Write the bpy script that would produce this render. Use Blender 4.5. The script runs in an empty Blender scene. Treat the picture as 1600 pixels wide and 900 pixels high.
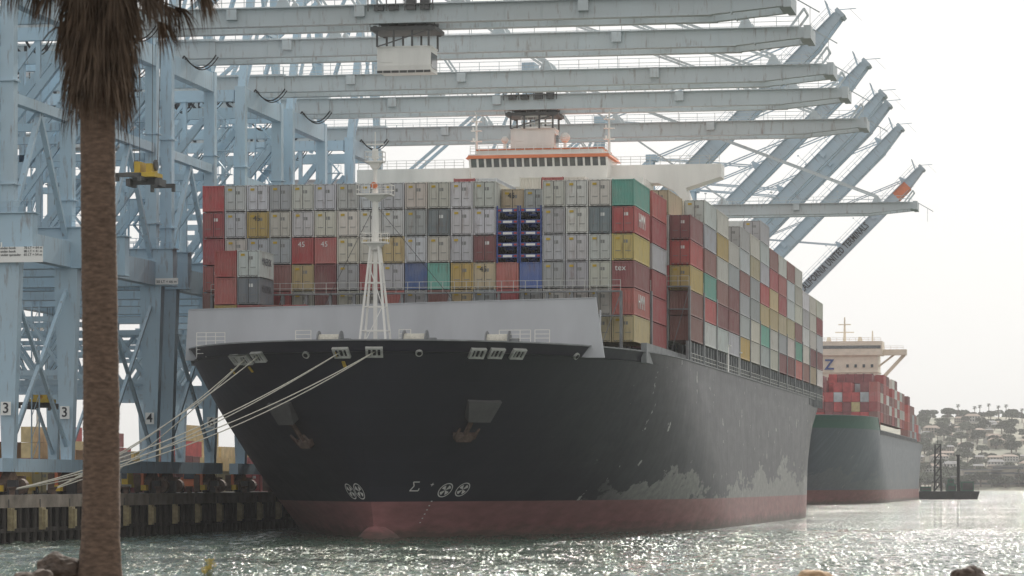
import bpy, math, random
import numpy as np
from mathutils import Vector, Matrix, noise
random.seed(7)
sc = bpy.context.scene
COL = sc.collection
CAMH = 5.6
F = 5000.0
ALPHA = math.atan(900/5000)
SA, CA = math.sin(ALPHA), math.cos(ALPHA)
O = Vector((-10.32, 344.0, 0))
def W(s, t, z=0.0):
    return Vector((O.x + s*SA + t*CA, O.y + s*CA - t*SA, z))
def pix(p):
    return 800+F*p.x/p.y, 755-F*(p.z-CAMH)/p.y

# ---------------------------------------------------------------- materials
def new_mat(name):
    m = bpy.data.materials.new(name); m.use_nodes = True
    nt = m.node_tree; b = nt.nodes['Principled BSDF']
    return m, nt, b
def N(nt, typ, **kw):
    n = nt.nodes.new(typ)
    for k, v in kw.items(): setattr(n, k, v)
    return n
def math_n(nt, op, a, b=None, c=None, clamp=False):
    n = nt.nodes.new('ShaderNodeMath'); n.operation = op; n.use_clamp = clamp
    for i, v in enumerate((a, b, c)):
        if v is None: continue
        if isinstance(v, (int, float)): n.inputs[i].default_value = v
        else: nt.links.new(v, n.inputs[i])
    return n.outputs[0]
def mixc(nt, fac, a, b, mode='MIX'):
    n = nt.nodes.new('ShaderNodeMix'); n.data_type = 'RGBA'; n.blend_type = mode
    for sock, v in ((n.inputs[0], fac), (n.inputs[6], a), (n.inputs[7], b)):
        if isinstance(v, (int, float)): sock.default_value = v
        elif isinstance(v, tuple): sock.default_value = (v[0], v[1], v[2], 1)
        else: nt.links.new(v, sock)
    return n.outputs[2]
def noise_n(nt, scale, detail=4, vec=None, stretch=None, rough=0.55):
    n = nt.nodes.new('ShaderNodeTexNoise'); n.inputs['Scale'].default_value = scale
    n.inputs['Detail'].default_value = detail; n.inputs['Roughness'].default_value = rough
    if vec is None:
        tc = nt.nodes.new('ShaderNodeTexCoord'); vec = tc.outputs['Object']
    if stretch:
        mp = nt.nodes.new('ShaderNodeMapping'); mp.inputs['Scale'].default_value = stretch
        nt.links.new(vec, mp.inputs['Vector']); vec = mp.outputs['Vector']
    nt.links.new(vec, n.inputs['Vector'])
    return n.outputs['Fac']
def ramp01(nt, v, lo, hi):
    n = nt.nodes.new('ShaderNodeMapRange'); n.inputs[1].default_value = lo; n.inputs[2].default_value = hi
    nt.links.new(v, n.inputs[0]); return n.outputs[0]
def mat_simple(name, c, rough=0.6, var=0.25, scale=0.6, metal=0.0, stretch=None, dark=None):
    m, nt, b = new_mat(name)
    f = noise_n(nt, scale, 5, stretch=stretch)
    f = ramp01(nt, f, 0.3, 0.7)
    d = dark if dark else tuple(x*(1-var) for x in c)
    col = mixc(nt, f, d, tuple(min(1, x*(1+var*0.5)) for x in c))
    nt.links.new(col, b.inputs['Base Color'])
    b.inputs['Roughness'].default_value = rough; b.inputs['Metallic'].default_value = metal
    return m
def mat_objcol(name, rust=0.3, rough=0.6, scale=0.7, rustcol=(0.16, 0.075, 0.045), lo=.56):
    m, nt, b = new_mat(name)
    oi = N(nt, 'ShaderNodeObjectInfo')
    tc = N(nt, 'ShaderNodeTexCoord')
    add = N(nt, 'ShaderNodeVectorMath', operation='ADD')
    comb = N(nt, 'ShaderNodeCombineXYZ')
    r = math_n(nt, 'MULTIPLY', oi.outputs['Random'], 90.0)
    for i in range(3): nt.links.new(r, comb.inputs[i])
    nt.links.new(tc.outputs['Object'], add.inputs[0]); nt.links.new(comb.outputs[0], add.inputs[1])
    n1 = ramp01(nt, noise_n(nt, scale, 4, add.outputs[0]), 0.3, 0.75)
    base = mixc(nt, n1, oi.outputs['Color'], mixc(nt, 0.3, oi.outputs['Color'], (0.38, 0.35, 0.31)))
    n2 = noise_n(nt, 1.0, 6, add.outputs[0], stretch=(2.2, 2.2, 0.35), rough=0.65)
    rm = math_n(nt, 'MULTIPLY', ramp01(nt, n2, lo, lo+.16), rust)
    base = mixc(nt, rm, base, rustcol)
    nt.links.new(base, b.inputs['Base Color']); b.inputs['Roughness'].default_value = rough
    return m
M_CONT = mat_objcol('container_paint', 0.55)
M_CRANE = mat_objcol('crane_paint', 0.6, 0.5, 0.12, lo=.56)
M_STEEL = mat_simple('dark_steel', (0.10, 0.10, 0.10), 0.6)
M_BAR = mat_simple('locking_bar_steel', (0.24, 0.24, 0.23), 0.5)
M_GASKET = mat_simple('door_gasket', (0.04, 0.04, 0.04), 0.8)
M_YELLOW = mat_simple('yellow_paint', (0.62, 0.42, 0.04), 0.5)
M_WHITE = mat_simple('white_paint', (0.86, 0.84, 0.80), 0.45, 0.10, 0.4, stretch=(1.5, 1.5, 0.3))
M_CREAM = mat_simple('cream_paint', (0.78, 0.70, 0.58), 0.5, 0.12)
M_ORANGE = mat_simple('orange_paint', (0.70, 0.20, 0.08), 0.5, 0.15)
M_GLASS = mat_simple('window_glass', (0.04, 0.05, 0.06), 0.1, 0.1)
M_PGLASS = mat_simple('pale_window_glass', (0.16, 0.17, 0.17), 0.12, 0.3, 1.5)
M_BLACK = mat_simple('black_rubber_and_hole_shade', (0.025, 0.025, 0.028), 0.7)  # also paints the dark insides of fairleads and hawse holes
M_RUST = mat_simple('rusted_iron', (0.13, 0.085, 0.065), 0.85, 0.5, 2)
M_GREYP = mat_simple('grey_deck_paint', (0.52, 0.53, 0.56), 0.55, 0.12, 0.25, stretch=(1, 1, 0.3))
M_GREYD = mat_simple('dull_grey_steel', (0.26, 0.27, 0.28), 0.6, 0.35, 0.8)
M_ROPE = mat_simple('mooring_rope', (0.66, 0.63, 0.55), 0.9, 0.2, 5)
M_BLUE = mat_simple('blue_chassis_paint', (0.05, 0.09, 0.30), 0.5, 0.4, 1.2)
M_TXTW = mat_simple('white_lettering', (0.78, 0.78, 0.76), 0.6, 0.15)
M_TXTG = mat_simple('faded_grey_lettering', (0.16, 0.17, 0.19), 0.6, 0.4, 2)
M_TXTK = mat_simple('black_lettering', (0.03, 0.035, 0.045), 0.6, 0.2)
M_TXTR = mat_simple('red_lettering', (0.5, 0.05, 0.04), 0.6, 0.2)
M_SIGN = mat_simple('sign_white', (0.88, 0.88, 0.86), 0.6, 0.05)
M_RAIL = mat_simple('railing_paint', (0.60, 0.60, 0.57), 0.5, 0.25, 1.5)
M_CONC = mat_simple('quay_concrete', (0.28, 0.24, 0.20), 0.9, 0.45, 0.5)
M_PILE = mat_simple('weathered_pile', (0.055, 0.047, 0.04), 0.9, 0.6, 0.8, stretch=(2, 2, .4))
M_ASPH = mat_simple('quay_asphalt', (0.08, 0.08, 0.08), 0.9, 0.35, 0.15)

# ---------------------------------------------------------------- mesh builder
class MB:
    def __init__(s): s.v = []; s.f = []; s.m = []
    def add(s, vs, fs, mi=0):
        o = len(s.v); s.v += [tuple(v) for v in vs]
        s.f += [tuple(i+o for i in f) for f in fs]; s.m += [mi]*len(fs)
    def hexa(s, p, mi=0):
        s.add(p, [(0,3,2,1),(4,5,6,7),(0,1,5,4),(1,2,6,5),(2,3,7,6),(3,0,4,7)], mi)
    def box(s, x0, x1, y0, y1, z0, z1, mi=0):
        s.hexa([(x0,y0,z0),(x1,y0,z0),(x1,y1,z0),(x0,y1,z0),(x0,y0,z1),(x1,y0,z1),(x1,y1,z1),(x0,y1,z1)], mi)
    def beam(s, a, b, w, h, mi=0, w2=None, h2=None):
        a = Vector(a); b = Vector(b); d = (b-a).normalized()
        up = Vector((0,0,1)) if abs(d.z) < 0.95 else Vector((0,1,0))
        r = d.cross(up).normalized(); u = r.cross(d).normalized()
        w2 = w2 or w; h2 = h2 or h; P = []
        for c, ww, hh in ((a, w, h), (b, w2, h2)):
            for i, j in ((-1,-1),(1,-1),(1,1),(-1,1)): P.append(c + r*(i*ww/2) + u*(j*hh/2))
        s.hexa(P, mi)
    def cyl(s, a, b, r, n=8, mi=0, r2=None, caps=True):
        a = Vector(a); b = Vector(b); d = (b-a).normalized(); r2 = r if r2 is None else r2
        up = Vector((0,0,1)) if abs(d.z) < 0.95 else Vector((0,1,0))
        x = d.cross(up).normalized(); y = d.cross(x).normalized(); P = []
        for c, rr in ((a, r), (b, r2)):
            for i in range(n):
                t = 2*math.pi*i/n; P.append(c + x*(rr*math.cos(t)) + y*(rr*math.sin(t)))
        fs = [(i, (i+1) % n, n+(i+1) % n, n+i) for i in range(n)]
        if caps: fs += [tuple(range(n))[::-1], tuple(range(n, 2*n))]
        s.add(P, fs, mi)
    def tube(s, pts, r, n=5, mi=0):
        for a, b in zip(pts[:-1], pts[1:]): s.cyl(a, b, r, n, mi, caps=False)
    def mesh(s, name, mats, smooth=False):
        me = bpy.data.meshes.new(name); me.from_pydata(s.v, [], s.f)
        for m in mats: me.materials.append(m)
        for p, mi in zip(me.polygons, s.m): p.material_index = mi; p.use_smooth = smooth
        me.update(); return me
    def obj(s, name, mats, parent=None, smooth=False, loc=None):
        return mk(name, s.mesh(name, mats if isinstance(mats, (list, tuple)) else [mats], smooth), parent, loc)
def mk(name, data, parent=None, loc=None):
    o = bpy.data.objects.new(name, data); COL.objects.link(o)
    if parent is not None: o.parent = parent
    if loc is not None: o.location = loc
    return o
def top(o, label, cat, group=None, kind=None):
    o['label'] = label; o['category'] = cat
    if group: o['group'] = group
    if kind: o['kind'] = kind
    return o
def place(o, s, t, z=0.0, rz=0.0):
    o.location = W(s, t, z); o.rotation_euler = (0, 0, -ALPHA+rz); return o
_tc = {}
def text_mesh(txt, size, mat, bold=0.0):
    k = (txt, size, mat.name, bold)
    if k in _tc: return _tc[k]
    c = bpy.data.curves.new('t', 'FONT'); c.body = txt; c.size = size; c.extrude = .012; c.offset = bold*size
    c.align_x = 'CENTER'; c.align_y = 'CENTER'; c.resolution_u = 3
    if bold: c.space_character = 1.1
    o = bpy.data.objects.new('t', c); COL.objects.link(o)
    bpy.context.view_layer.update()
    me = bpy.data.meshes.new_from_object(o.evaluated_get(bpy.context.evaluated_depsgraph_get()))
    bpy.data.objects.remove(o); me.materials.clear(); me.materials.append(mat); me.name = 'lettering'
    _tc[k] = me; return me
def text(txt, size, mat, parent, loc, rot=(math.pi/2, 0, 0), name='lettering', sx=1.0, bold=0.0):
    o = mk(name, text_mesh(txt, size, mat, bold), parent, loc); o.rotation_euler = rot; o.scale = (sx, 1, 1); return o

# ---------------------------------------------------------------- hull
class Hull:
    def __init__(h, **k): h.__dict__.update(k)
    def ztop(h, s): return h.zt(s)
    def half(h, s, z):
        g = max(0.0, min(1.0, z/19.6)); gg = g**1.1
        s0 = h.s0w + (h.s0d-h.s0w)*gg; L = h.Lw + (h.Ld-h.Lw)*gg
        e = 1.8+1.3*gg; m = 1+1.1*gg
        q = (s-s0)/L
        if q <= 0: return 0.0
        b = h.B*(1-(1-min(q,1))**e)**(1/m)
        a = max(0.0, (s-(h.s1-45))/45)
        b *= 1-(0.04+0.22*(1-g))*a*a
        return b
    def s0(h, z):
        g = max(0.0, min(1.0, z/19.6)); return h.s0w + (h.s0d-h.s0w)*g**1.1
    def build(h, name, mats, parent):
        mb = MB(); zl = [-3, 0, 1.2, 2.5, 3.7, 5.5, 7.5, 9.5, 11.5, 13.5, 15.5, 17.5, 19.6]
        qs = [0,.004,.012,.025,.045,.07,.1,.14,.19,.25,.32,.4,.5,.6,.7,.8,.9,1.0]
        rows = []
        for j, z in enumerate(zl):
            row = []; s0 = h.s0(z); g = max(0, z/19.6)**1.1; L = h.Lw+(h.Ld-h.Lw)*g
            ss = [s0+q*L for q in qs]
            e0 = ss[-1]; aft = max(e0, 0)
            ss += [aft+(h.s1-aft)*k/10 for k in range(1, 11)]
            for s in ss:
                zz = z*h.ztop(s)/19.6 if z > 0 else z
                row.append((h.half(s, z), s, zz))
            rows.append(row)
        n = len(rows[0])
        for side in (1, -1):
            V = [(side*x, y, z) for r in rows for (x, y, z) in r]; Fc = []
            for j in range(len(rows)-1):
                for i in range(n-1):
                    q = (j*n+i, j*n+i+1, (j+1)*n+i+1, (j+1)*n+i)
                    Fc.append(q if side == 1 else q[::-1])
            mb.add(V, Fc)
        V = []; 
        for r in rows: V += [(r[-1][0], r[-1][1], r[-1][2]), (-r[-1][0], r[-1][1], r[-1][2])]
        mb.add(V, [(2*j, 2*j+1, 2*j+3, 2*j+2) for j in range(len(rows)-1)])
        o = mb.obj(name, mats, parent, smooth=True)
        d = MB(); tr = rows[-1]; V = []; Fc = []
        for x, y, z in tr:
            zz = z-1.15; V += [(max(0, x-0.25), y+0.15, zz), (-max(0, x-0.25), y+0.15, zz)]
        for i in range(n-1): Fc.append((2*i, 2*i+1, 2*i+3, 2*i+2))
        d.add(V, Fc); d.obj('deck', [M_GREYD], parent)
        c = MB()
        for side in (1, -1):
            for a, b in zip(tr[:-1], tr[1:]):
                c.beam((side*a[0], a[1], a[2]), (side*b[0], b[1], b[2]), .3, .14)
        c.obj('bulwark_rail', [M_GREYD], parent)
        return o

def hull_mat(name, top_col, side_col, red_col, wear, zoff=3.7, bow=None):
    m, nt, b = new_mat(name)
    tc = N(nt, 'ShaderNodeTexCoord'); v = tc.outputs['Object']
    sp = N(nt, 'ShaderNodeSeparateXYZ'); nt.links.new(v, sp.inputs[0]); s = sp.outputs[1]; z = sp.outputs[2]; x = sp.outputs[0]
    # flattened coordinates so that wear follows the plating, not the hull curvature
    fl_ = N(nt, 'ShaderNodeCombineXYZ'); nt.links.new(s, fl_.inputs[1]); nt.links.new(z, fl_.inputs[2]); fv = fl_.outputs[0]
    big = noise_n(nt, 0.08, 5, v)
    col = mixc(nt, ramp01(nt, big, .35, .65), top_col, tuple(c*1.4 for c in top_col))
    fade = math_n(nt, 'MULTIPLY', ramp01(nt, math_n(nt, 'ADD', s, math_n(nt, 'MULTIPLY', big, 40.0)), 28, 60), ramp01(nt, x, 2, 8))
    col = mixc(nt, fade, col, side_col)
    vs = noise_n(nt, 1.0, 5, fv, stretch=(.5, .9, .05), rough=.7)
    col = mixc(nt, math_n(nt, 'MULTIPLY', math_n(nt, 'MULTIPLY', ramp01(nt, vs, .5, .75), .4), fade), col, tuple(c*2.0 for c in side_col))
    wv2 = N(nt, 'ShaderNodeTexBrick'); cb = N(nt, 'ShaderNodeCombineXYZ')
    nt.links.new(s, cb.inputs[0]); nt.links.new(z, cb.inputs[1]); nt.links.new(cb.outputs[0], wv2.inputs['Vector'])
    wv2.inputs['Scale'].default_value = 1; wv2.inputs['Mortar Size'].default_value = .03; wv2.inputs['Brick Width'].default_value = 11; wv2.inputs['Row Height'].default_value = 2.6
    wv2.inputs['Color1'].default_value = (0, 0, 0, 1); wv2.inputs['Color2'].default_value = (.35, .35, .35, 1); wv2.inputs['Mortar'].default_value = (1, 1, 1, 1)
    col = mixc(nt, math_n(nt, 'MULTIPLY', wv2.outputs[0], .16), col, tuple(c*2.4+.02 for c in top_col))
    stre = noise_n(nt, 1.0, 3, fv, stretch=(.03, .045, .12), rough=.5)
    fine = noise_n(nt, 1.0, 5, fv, stretch=(.25, .16, .55), rough=.6)
    micro = noise_n(nt, 1.0, 5, fv, stretch=(.25, .8, 1.2), rough=.7)
    lim = math_n(nt, 'ADD', math_n(nt, 'MULTIPLY', ramp01(nt, s, 10, 140), 3.5), 2.9)
    lim = math_n(nt, 'ADD', lim, math_n(nt, 'MULTIPLY', math_n(nt, 'SUBTRACT', stre, .5), 13.0))
    lim = math_n(nt, 'ADD', lim, math_n(nt, 'MULTIPLY', math_n(nt, 'SUBTRACT', fine, .5), 12.0))
    lim = math_n(nt, 'ADD', lim, math_n(nt, 'MULTIPLY', math_n(nt, 'SUBTRACT', micro, .5), 4.0))
    band = ramp01(nt, math_n(nt, 'SUBTRACT', lim, z), -1.1, -.85)
    band = math_n(nt, 'MULTIPLY', band, math_n(nt, 'MULTIPLY', ramp01(nt, s, 6, 20), ramp01(nt, x, 1, 4)))
    worn = mixc(nt, ramp01(nt, micro, .35, .65), (0.19, 0.19, 0.19), (0.32, 0.315, 0.30))
    col = mixc(nt, math_n(nt, 'MULTIPLY', band, wear), col, worn)
    scr = noise_n(nt, 1.0, 4, fv, stretch=(.3, .42, .36), rough=.62)
    sm = math_n(nt, 'MULTIPLY', ramp01(nt, scr, .66, .67), math_n(nt, 'MULTIPLY', ramp01(nt, s, -2, 6), ramp01(nt, x, 1, 3)))
    col = mixc(nt, math_n(nt, 'MULTIPLY', sm, wear), col, (0.45, 0.45, 0.43))
    if bow:
        bm_ = math_n(nt, 'MULTIPLY', ramp01(nt, z, 20.0, 20.3), math_n(nt, 'SUBTRACT', 1.0, ramp01(nt, s, 550, 552)))
        col = mixc(nt, bm_, col, bow)
    rn = noise_n(nt, 1.0, 5, v, stretch=(.4, .4, 1.5))
    red = mixc(nt, ramp01(nt, rn, .3, .7), red_col, tuple(c*0.7 for c in red_col))
    slime = ramp01(nt, math_n(nt, 'ADD', z, math_n(nt, 'MULTIPLY', rn, -1.5)), .6, -.4)
    red = mixc(nt, math_n(nt, 'MULTIPLY', slime, .8), red, (0.07, 0.06, 0.045))
    col = mixc(nt, ramp01(nt, z, zoff, zoff+.06), red, col)
    nt.links.new(col, b.inputs['Base Color'])
    rr = N(nt, 'ShaderNodeMapRange'); nt.links.new(fine, rr.inputs[0]); rr.inputs[3].default_value = .36; rr.inputs[4].default_value = .55
    nt.links.new(rr.outputs[0], b.inputs['Roughness'])
    bp = N(nt, 'ShaderNodeBump'); bp.inputs['Strength'].default_value = .3; bp.inputs['Distance'].default_value = .25
    wv = noise_n(nt, 1.0, 2, v, stretch=(.25, .3, .3))
    nt.links.new(wv, bp.inputs['Height']); nt.links.new(bp.outputs[0], b.inputs['Normal'])
    return m
M_HULL1 = hull_mat('weathered_black_hull', (0.017, 0.018, 0.028), (0.072, 0.074, 0.088), (0.38, 0.17, 0.17), 1.0)
M_HULL2 = hull_mat('blue_black_hull', (0.05, 0.06, 0.08), (0.13, 0.155, 0.19), (0.36, 0.14, 0.13), .3, bow=(.04, .15, .115))

ship = mk('container_ship', None); place(ship, 0, 0, 0)
top(ship, 'black-hulled container ship with red boot topping moored at the quay', 'ship')
H1 = Hull(s0w=-20, s0d=-32, Lw=90, Ld=65, B=26.3, s1=219, zt=lambda s: 19.6)
H1.build('hull', [M_HULL1], ship)
mb = MB(); rows = 14; seg = 16; V = []; Fc = []
for i in range(rows+1):
    u = i/rows; y = -27.0+u*16; r = math.sqrt(max(0, 1-(1-min(1, u*1.6))**2))
    for k in range(seg):
        a = 2*math.pi*k/seg; V.append((2.3*r*math.cos(a), y, -2.2+3.7*r*math.sin(a)))
for i in range(rows):
    for k in range(seg): Fc.append((i*seg+k, i*seg+(k+1) % seg, (i+1)*seg+(k+1) % seg, (i+1)*seg+k))
mb.add(V, Fc); mb.obj('bulbous_bow', [M_HULL1], ship, True)

def solve(px, py, side, H=H1):
    z = 12.0; s = 0
    for _ in range(12):
        best = None; s = H.s0(z)+.02; lo = s
        for k in range(4000):
            ss = lo+k*.05
            x = side*H.half(ss, z); p = W(ss, x, z); q = pix(p)[0]
            d = abs(q-px)
            if best is None or d < best: best = d; s = ss
            elif d > best+25: break
        p = W(s, side*H.half(s, z), z)
        z = .5*z+.5*(CAMH+(755-py)/F*p.y)
    return s, z
def frame(s, z, side, off=.1, H=H1):
    e = .3
    p = Vector((side*H.half(s, z), s, z))
    ds = (Vector((side*H.half(s+e, z), s+e, z))-Vector((side*H.half(s-e, z), s-e, z))).normalized()
    dz = (Vector((side*H.half(s, z+e), s, z+e))-Vector((side*H.half(s, z-e), s, z-e))).normalized()
    X = ds*side; n = X.cross(dz).normalized()
    if n.x*side < 0: n = -n
    Y = n.cross(X).normalized()
    m = Matrix((X, Y, n)).transposed().to_4x4(); m.translation = p+n*off
    return m
def on_hull(o, px, py, side, off=.1, sx=1, sy=1):
    s, z = solve(px, py, side); o.parent = ship
    o.matrix_local = frame(s, z, side, off) @ Matrix.Diagonal((sx, sy, 1, 1)); return o
mb = MB()
for (x0, x1, y0, y1) in ((-.85, .85, .42, .6), (-.85, .85, -.6, -.42), (-.85, -.6, -.42, .42), (.6, .85, -.42, .42)):
    mb.box(x0, x1, y0, y1, -.15, .15, 0)
mb.box(-.6, .6, -.42, .42, -.12, -.02, 1)  # black panel paints the shade inside the open fairlead
mb.cyl((-.25, -.42, .05), (-.25, .42, .05), .09, 8, 0); mb.cyl((.25, -.42, .05), (.25, .42, .05), .09, 8, 0)
fl = mb.mesh('fairlead', [M_RAIL, M_BLACK])
for px, py, sd in ((385, 561, -1), (405, 557, -1), (370, 561, -1), (537, 550, -1), (585, 549, 1), (745, 551, 1), (775, 551, 1), (808, 552, 1)):
    on_hull(mk('fairlead', fl), px, py, sd, .12)
mb = MB(); mb.cyl((0, 0, -.1), (0, 0, .12), .38, 12, 0); mb.cyl((0, 0, .1), (0, 0, .15), .24, 12, 1)  # black disc on top is the hole's dark interior, painted as colour
sc_m = mb.mesh('hawse_hole', [M_RAIL, M_BLACK])
for px, py, sd in ((478, 554, -1), (655, 551, 1), (900, 556, 1)):
    on_hull(mk('hawse_hole', sc_m), px, py, sd, .05)
mb = MB(); mb.box(-.16, .16, -.35, .35, -.05, .06); YT = mb.mesh('yellow_tag', [M_YELLOW])
for px, py, sd in ((526, 553, -1), (558, 568, -1), (393, 576, -1), (366, 580, -1)):
    on_hull(mk('yellow_tag', YT), px, py, sd, .12)
mb = MB(); mb.hexa([(-2.1, 1.3, -1), (2.1, 1.3, -1), (1.4, -.9, -1), (-1.4, -.9, -1), (-2.1, 1.3, .25), (2.1, 1.3, .25), (1.4, -.9, .8), (-1.4, -.9, .8)], 0)
pk = mb.mesh('anchor_pocket', [M_STEEL])
mb = MB(); mb.beam((0, 1.6, 0), (0, -.6, .1), .35, .35)
mb.hexa([(-1.4, -.6, -.2), (1.4, -.6, -.2), (1.0, -1.4, -.2), (-1.0, -1.4, -.2), (-1.4, -.6, .3), (1.4, -.6, .3), (.9, -1.4, .4), (-.9, -1.4, .4)])
for sg in (-1, 1): mb.beam((sg*1.1, -1.0, .2), (sg*1.25, .3, .3), .45, .3, w2=.14, h2=.15)
mb.cyl((-.3, 1.7, .1), (.3, 1.7, .1), .28, 8)
an = mb.mesh('anchor', [mat_simple('anchor_rust', (.14, .095, .075), .85, .5, 2)])
for (a, b, c, d, sd) in ((447, 645, 472, 678, -1), (749, 641, 728, 668, 1)):
    p = on_hull(mk('anchor_pocket', pk), a, b, sd, .05); q = on_hull(mk('anchor', an), c, d, sd, .25); q['label'] = 'rust-brown stockless anchor'
mb = MB(); n = 28
for i in range(n):
    a, b = 2*math.pi*i/n, 2*math.pi*(i+1)/n
    mb.add([(math.cos(a), math.sin(a), 0), (math.cos(b), math.sin(b), 0), (.86*math.cos(b), .86*math.sin(b), 0), (.86*math.cos(a), .86*math.sin(a), 0)], [(0, 1, 2, 3)])
for k in range(4):
    a = math.pi/4+k*math.pi/2
    P = [(0, 0)]+[(.72*math.cos(a+d), .72*math.sin(a+d)) for d in (-.42, -.15, .15, .42)]
    mb.add([(x, y, 0) for x, y in P], [(0, 1, 2, 3, 4)])
tm = mb.mesh('thruster_mark', [M_TXTW])
for px, py, sd in ((695, 765, 1), (722, 764, 1), (549, 767, -1), (562, 767, -1)):
    on_hull(mk('thruster_mark', tm), px, py, sd, .1, .95 if sd == 1 else .8, .95)
mb = MB()
for a, b in (((-.5, .6), (.3, .6)), ((-.5, .6), (-.2, .1)), ((-.2, .1), (-.5, -.5)), ((-.5, -.5), (.6, -.5)), ((.6, -.5), (.6, -.2))):
    mb.beam((a[0], a[1], 0), (b[0], b[1], 0), .12, .02)
on_hull(mb.obj('bulb_mark', [M_TXTW]), 648, 760, 1, .08)
on_hull(text('+', .9, M_TXTW, ship, (0, 0, 0)), 675, 757, 1, .08)
mb = MB()
for k in range(14): mb.box(-.1, .1, -.1-k*.55, .02-k*.55, -.01, .01)
on_hull(mb.obj('draught_marks', [M_TXTW]), 674, 782, 1, .1)
t = text('NO ANCHOR\nBOAT ONLY', .42, M_TXTR, ship, (-14.9, -14.62, 19.9)); t['label'] = 'small red stencilled lettering'

# breakwater
mb = MB()
mb.hexa([(-21.6, -14.2, 18.4), (22.6, -14.2, 18.4), (22.6, -13.8, 18.4), (-21.6, -13.8, 18.4),
         (-21.5, -13.4, 23.7), (21.6, -13.4, 24.5), (21.6, -13.0, 24.5), (-21.5, -13.0, 23.7)])
for i in range(22):
    x = -20+i*2; mb.beam((x, -13.6, 18.5), (x, -12.9, 23.3), .12, .5)
mb.beam((-21.4, -13.2, 23.75), (21.6, -13.2, 24.55), .55, .1)
mb.obj('breakwater', [M_GREYP], ship)
def railing(mb, pts, h=1.05, step=1.5, r=.035, bars=3, mi=0):
    for a, b in zip(pts[:-1], pts[1:]):
        a = Vector(a); b = Vector(b); L = (b-a).length; n = max(1, int(L/step))
        for i in range(n+1):
            p = a.lerp(b, i/n); mb.beam(p, p+Vector((0, 0, h)), r*1.6, r*1.6, mi)
        for k in range(bars):
            z = Vector((0, 0, h*(k+1)/bars)); mb.beam(a+z, b+z, r*1.5, r*1.5, mi)
for cx, w in ((-17.5, 3), (-7, 1.6), (14.2, 3.2), (17, 1.5), (3.5, 1.2)):
    mb = MB()
    for z in (18.5, 19.8): railing(mb, [(cx-w/2, -19 if abs(cx) > 10 else -22, z), (cx+w/2, -19 if abs(cx) > 10 else -22, z)], 1.25, .9, .05, 3)
    mb.obj('forecastle_railing', [M_WHITE], ship)
for wx in (-4.2, 4.6, 12.5):
    mb = MB()
    y0 = -22 if abs(wx) < 6 else -19
    mb.cyl((wx-1.1, y0, 19.9), (wx+1.1, y0, 19.9), .75, 18, 0)
    for k in (-1.15, 1.15): mb.cyl((wx+k-.06, y0, 19.9), (wx+k+.06, y0, 19.9), 1.1, 20, 1)
    mb.box(wx-1.5, wx+1.5, y0-.7, y0+.7, 18.4, 18.9, 1); mb.box(wx+1.35, wx+2.1, y0-.4, y0+.4, 18.8, 20.2, 1)
    mb.obj('mooring_winch', [M_ROPE, M_GREYD], ship)
# foremast
mast = mk('foremast', None, ship, (0.9, -24, 18.45))
mb = MB()
mb.cyl((0, 0, 10.5), (0, 0, 16.5), .38, 12, 0, .3); mb.cyl((0, 0, 16.5), (0, 0, 19.6), .2, 8)
for sx in (-1, 1):
    for sy in (-1, 1):
        mb.beam((sx*1.45, sy*1.3, 0), (sx*.38, sy*.34, 11.2), .2, .2)
    for z in (2.4, 4.8, 7.2, 9.2):
        k = 1-z/11.2; w = .42+1.0*k
        mb.beam((-w, sx*(.38+.9*k), z), (w, sx*(.38+.9*k), z), .1, .1)
        mb.beam((sx*w, -(.38+.9*k), z), (sx*w, (.38+.9*k), z), .1, .1)
mb.beam((-1.3, -1.2, .2), (.95, -.95, 4.8), .08, .08); mb.beam((.95, -.95, 4.8), (-.6, -.6, 9.2), .08, .08)
mb.box(-.2, .2, 0, .1, 0, 11)
mb.obj('mast_post', [M_WHITE], mast)
for z, w in ((11.2, 1.25), (16.0, 1.7), (19.3, .9)):
    mb = MB(); mb.box(-w, w, -w*.7, w*.7, z-.08, z+.08); mb.hexa([(-.3, -.3, z-.7), (.3, -.3, z-.7), (.3, .3, z-.7), (-.3, .3, z-.7), (-w*.7, -w*.5, z-.08), (w*.7, -w*.5, z-.08), (w*.7, w*.5, z-.08), (-w*.7, w*.5, z-.08)])
    railing(mb, [(-w, -w*.7, z), (w, -w*.7, z), (w, w*.7, z), (-w, w*.7, z), (-w, -w*.7, z)], 1.0, .8, .03, 2)
    mb.obj('mast_platform', [M_WHITE], mast)
mb = MB(); mb.cyl((0, 0, 19.6), (0, 0, 20.6), .38, 12, 0, .3); mb.cyl((0, 0, 20.6), (0, 0, 22.3), .06, 6); mb.box(-.9, .9, -.05, .05, 21, 21.12)
mb.obj('masthead_lamp', [M_WHITE], mast)
mb = MB(); mb.cyl((0, -.3, 16.9), (0, -.8, 16.9), .32, 12, 0); mb.obj('bell', [M_ORANGE], mast)
mb = MB()
for e in ((-7, -13, 24), (7, -13, 24)): mb.beam((0.9, -24, 33.5), e, .04, .04)
mb.obj('mast_stays', [M_STEEL], ship)

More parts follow.
